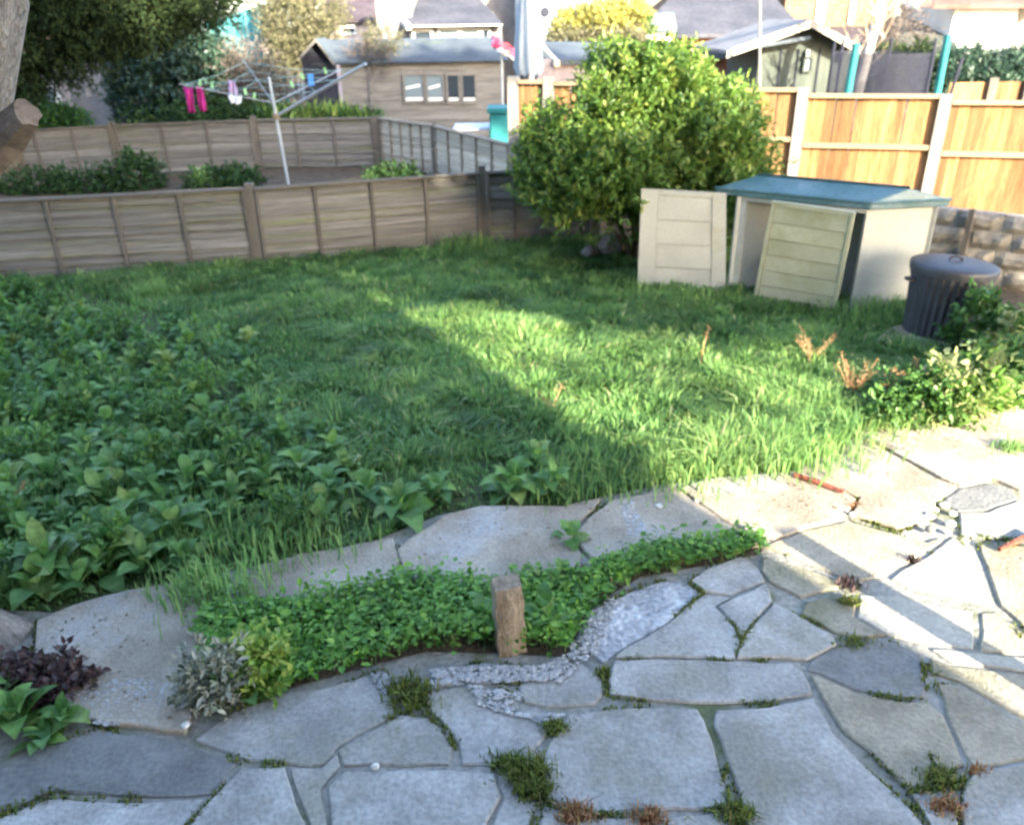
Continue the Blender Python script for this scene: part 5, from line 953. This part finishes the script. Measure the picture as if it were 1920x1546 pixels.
for k, (x, y, n, h, r, l) in enumerate(mw):
    red = 'brown' in (l or '') or 'red' in (l or '') or k in (12, 17)
    tuft(x, y, n, h, r, l or ['lower half of the mossy tuft below the green strip', 'lower part of the moss clump at the bottom centre', 'left arm of the moss clump at the bottom centre', 'dark tuft just below the reddish brown weed', 'tiny red weed in the joint beside the bright triangular stone'][[1, 3, 4, 12, 17].index(k)], name='crack_weed', m=purple_m if k in (14, 17) else (brown_m if red and k != 10 else moss_m), lo=0, hi=1, sp=1.1, w=.003)
# joint moss scattered along stone joints (uncountable)
mp = []; mh = []
for poly in [px(p_) for _, p_ in stones]+[px(p_) for p_ in paths]:
    for i in range(len(poly)):
        a, b = poly[i], poly[(i+1) % len(poly)]; L = (b-a).length
        for k in range(int(L*260)):
            t = random.random(); q = a.lerp(b, t); w_ = mnoise.noise(Vector((q.x*3.1, q.y*3.1, 4.2)))+.35*mnoise.noise(Vector((q.x*11, q.y*11, 1)))
            if w_ > .12: mp.append((q.x+random.gauss(0, .007), q.y+random.gauss(0, .007))); mh.append(.012+.03*min(.5, w_)+random.random()*.006)
mo = blades('joint_moss', np.array(mp), np.array(mh), (0, 0), moss_m, rng.random(len(mp)), w=.0035, z0=.006, spread=1.3); tag(mo, 'low green brown moss growing along the paving joints', 'moss', kind='stuff')
lit_m = leafm('litter', [(.1, .06, .03), (.2, .12, .06), (.12, .1, .06), (.28, .2, .12)], .8, .1)
lp = [(p.x, p.y) for p in px([(60, 1180), (480, 1080), (860, 985), (1130, 950), (1300, 915), (1560, 880), (1700, 790), (1900, 790), (1900, 900), (1500, 1000), (1440, 1040), (1200, 1100), (1100, 1240), (800, 1290), (400, 1350), (100, 1400)])]
l2 = scatter(lp, 420); wk = np.array([mnoise.noise(Vector((x*2.3, y*2.3, 9))) for x, y in l2]) > -.02; l2 = l2[wk]; n = len(l2)
V, Q, rv = leaves_np(np.c_[l2, np.full(n, .03)], rdir(n)*np.array([1, 1, .1]), rdir(n)*.2+np.array([0, 0, 1.]), .008+.014*rng.random(n), .005+.008*rng.random(n), rng.random(n)); tag(npmesh('leaf_litter', V, quads=Q, m=lit_m, rnd=rv), 'small brown crumbs and dead leaf bits scattered on the paving', 'leaf litter', kind='stuff')
# dry seed stalks
def stalk(x, y, h, n, label):
    p = az(x, y); E = empty('dry_dock_stalk', (p.x, p.y, 0), label, 'dry stalk'); s = MB(); P = []
    for i in range(n):
        a = random.uniform(0, 6.28); t = Vector((math.cos(a)*.1*h/.3, math.sin(a)*.06, 0)); hh_ = h*random.uniform(.7, 1.05); b0 = Vector((p.x, p.y, 0)); m_ = b0+t*.4+Vector((0, 0, hh_*.5)); e = b0+t*1.3+Vector((0, 0, hh_)); s.tube([b0, m_, e], [.004, .003, .002], 5)
        for k in range(34): u = random.uniform(.35, 1.03); q = (b0.lerp(m_, u*2) if u < .5 else m_.lerp(e, u*2-1)); P.append(tuple(q+Vector((random.gauss(0, .012), random.gauss(0, .012), 0))))
    s.build('stem', pm('dry_stem', (.3, .17, .09), (.42, .28, .15), 4, rand=0), E); P = np.array(P); V, Q, rv = leaves_np(P, rdir(len(P), .5), rdir(len(P)), .014, .009, rng.random(len(P))); npmesh('seed_head', V, quads=Q, m=brown_m, rnd=rv, parent=E)
for a in ((1310, 700, .3, 1, 'single thin reddish stalk standing in the middle of the sunlit lawn'), (1520, 690, .3, 7, 'dry brown seed stalks in front of the loose shed door'), (1590, 755, .3, 8, 'left clump of orange dry seed stalks near the right lawn corner'), (1650, 765, .28, 7, 'right clump of orange dry seed stalks near the right lawn corner'), (1035, 780, .2, 2, 'pale seed stalk at the left tip of the sunlit grass'), (30, 960, .2, 3, 'orange brown dry stalk among the weeds at the left edge')): stalk(*a)
# plants at the right
def rsh(x, y, r, h, nb, L, m, label, name='rose_shrub', cat='shrub', **kw): return gshrub(name, label, cat, x, y, r, h, nb, 9, L, L*.55, m, **kw)
rsh(1730, 775, .24, .2, 190, .045, weedn_m, 'green leafy shrub at the right corner of the lawn', name='leafy_shrub', tw=.1)
rsh(1668, 800, .13, .16, 80, .04, weedn_m, 'low green weed at the lawn corner left of the right hand shrubs', name='leafy_weed', cat='weed', tw=.08)
rsh(1760, 790, .16, .16, 90, .04, rose_m, 'low pale sprawling weed in front of the right hand shrubs', name='leafy_weed', cat='weed', tw=.1)
stalk(1730, 745, .26, 5, 'pinkish dry stems standing among the right hand shrubs')
rsh(1810, 765, .2, .3, 110, .06, rose_m, 'pale sunlit rose shrub with cream edged leaves near the right edge', tw=.14, shell=.2)
rsh(1870, 745, .2, .26, 150, .05, weedn_m, 'dark leafy shrub in front of the block wall at the right edge', name='leafy_shrub', tw=.12)
rsh(1905, 700, .14, .4, 80, .06, rose_m, 'small pale green rose sprig at the extreme right edge', tw=.14)
rsh(1815, 668, .12, .42, 95, .055, weedn_m, 'dark leafy climber growing up the front right of the dustbin', name='leafy_climber', cat='climber', tw=.12, shell=.3)
# small stones
def rock(x, y, r, m, label, name='stone', group=None, cat='stone', sq=.7, z=0.):
    p = az(x, y); bm = bmesh.new(); bmesh.ops.create_icosphere(bm, subdivisions=2, radius=r); sd = random.random()*50
    for v in bm.verts: k = 1+.35*mnoise.noise(v.co/r*1.2+Vector((sd, 0, 0))); v.co = Vector((v.co.x*k, v.co.y*k, v.co.z*k*sq))
    me = bpy.data.meshes.new(name); bm.to_mesh(me); bm.free(); me.materials.append(m); o = bpy.data.objects.new(name, me); C.objects.link(o); o.location = (p.x, p.y, z+r*sq*.8); tag(o, label, cat, group); return o
rock(1147, 478, .14, plan_m, 'round grey brown stone lying under the round bush', sq=.95)
rock(1105, 482, .09, plan_m, 'small dark stone left of the round stone under the bush')
rock(1741, 1003, .022, stone_m[2], 'dark grey stone chip in the pale rubble', z=.02, sq=.9, name='stone_chip')
for (x, y, r) in ((1755, 940, .02), (1768, 955, .024), (1740, 975, .026), (1785, 970, .02), (1725, 962, .018), (1780, 990, .024), (1700, 975, .014), (1752, 962, .016), (1775, 1005, .018), (1730, 985, .02), (1690, 955, .012), (1760, 925, .012)):
    rock(x, y, r, rubble_m, 'pale lump of broken mortar in the small rubble patch on the right paving', name='rubble_lump', group='pale rubble lumps on the right paving', cat='rubble', z=.015, sq=.6)
rock(1596, 975, .017, rubble_m, 'white pebble beside the small green weed below the red stick', z=.025, name='pebble'); rock(1305, 950, .012, rubble_m, 'small white pebble on the tan path slab', z=.028, name='pebble'); rock(1235, 958, .02, rubble_m, 'flat white fragment on the shaded path slab', z=.028, sq=.3, name='pebble')
rock(352, 1372, .014, rubble_m, 'white pebble where the left path meets the crazy paving', z=.026, name='pebble'); rock(705, 1447, .013, rubble_m, 'white pebble in the joint near the bottom centre left', z=.02, name='pebble')
a, b = az(1488, 903), az(1578, 936); V3 = Vector((0, 0, .045)); mid_ = (a+b)/2+Vector((0, .008, 0))
tag(MB().tube([a+V3, mid_+V3, b+V3], [.014, .013, .01], 8, wob=.4).build('red_stick', rust_m), 'reddish brown stick lying across the sunlit path', 'stick')
a, b = az(1870, 1042), az(1935, 1012); tag(MB().tube([a+V3*.8, b+V3*.8], [.01, .013], 8, wob=.4).build('red_stick', rust_m), 'short reddish twig lying on the paving at the right edge', 'stick')
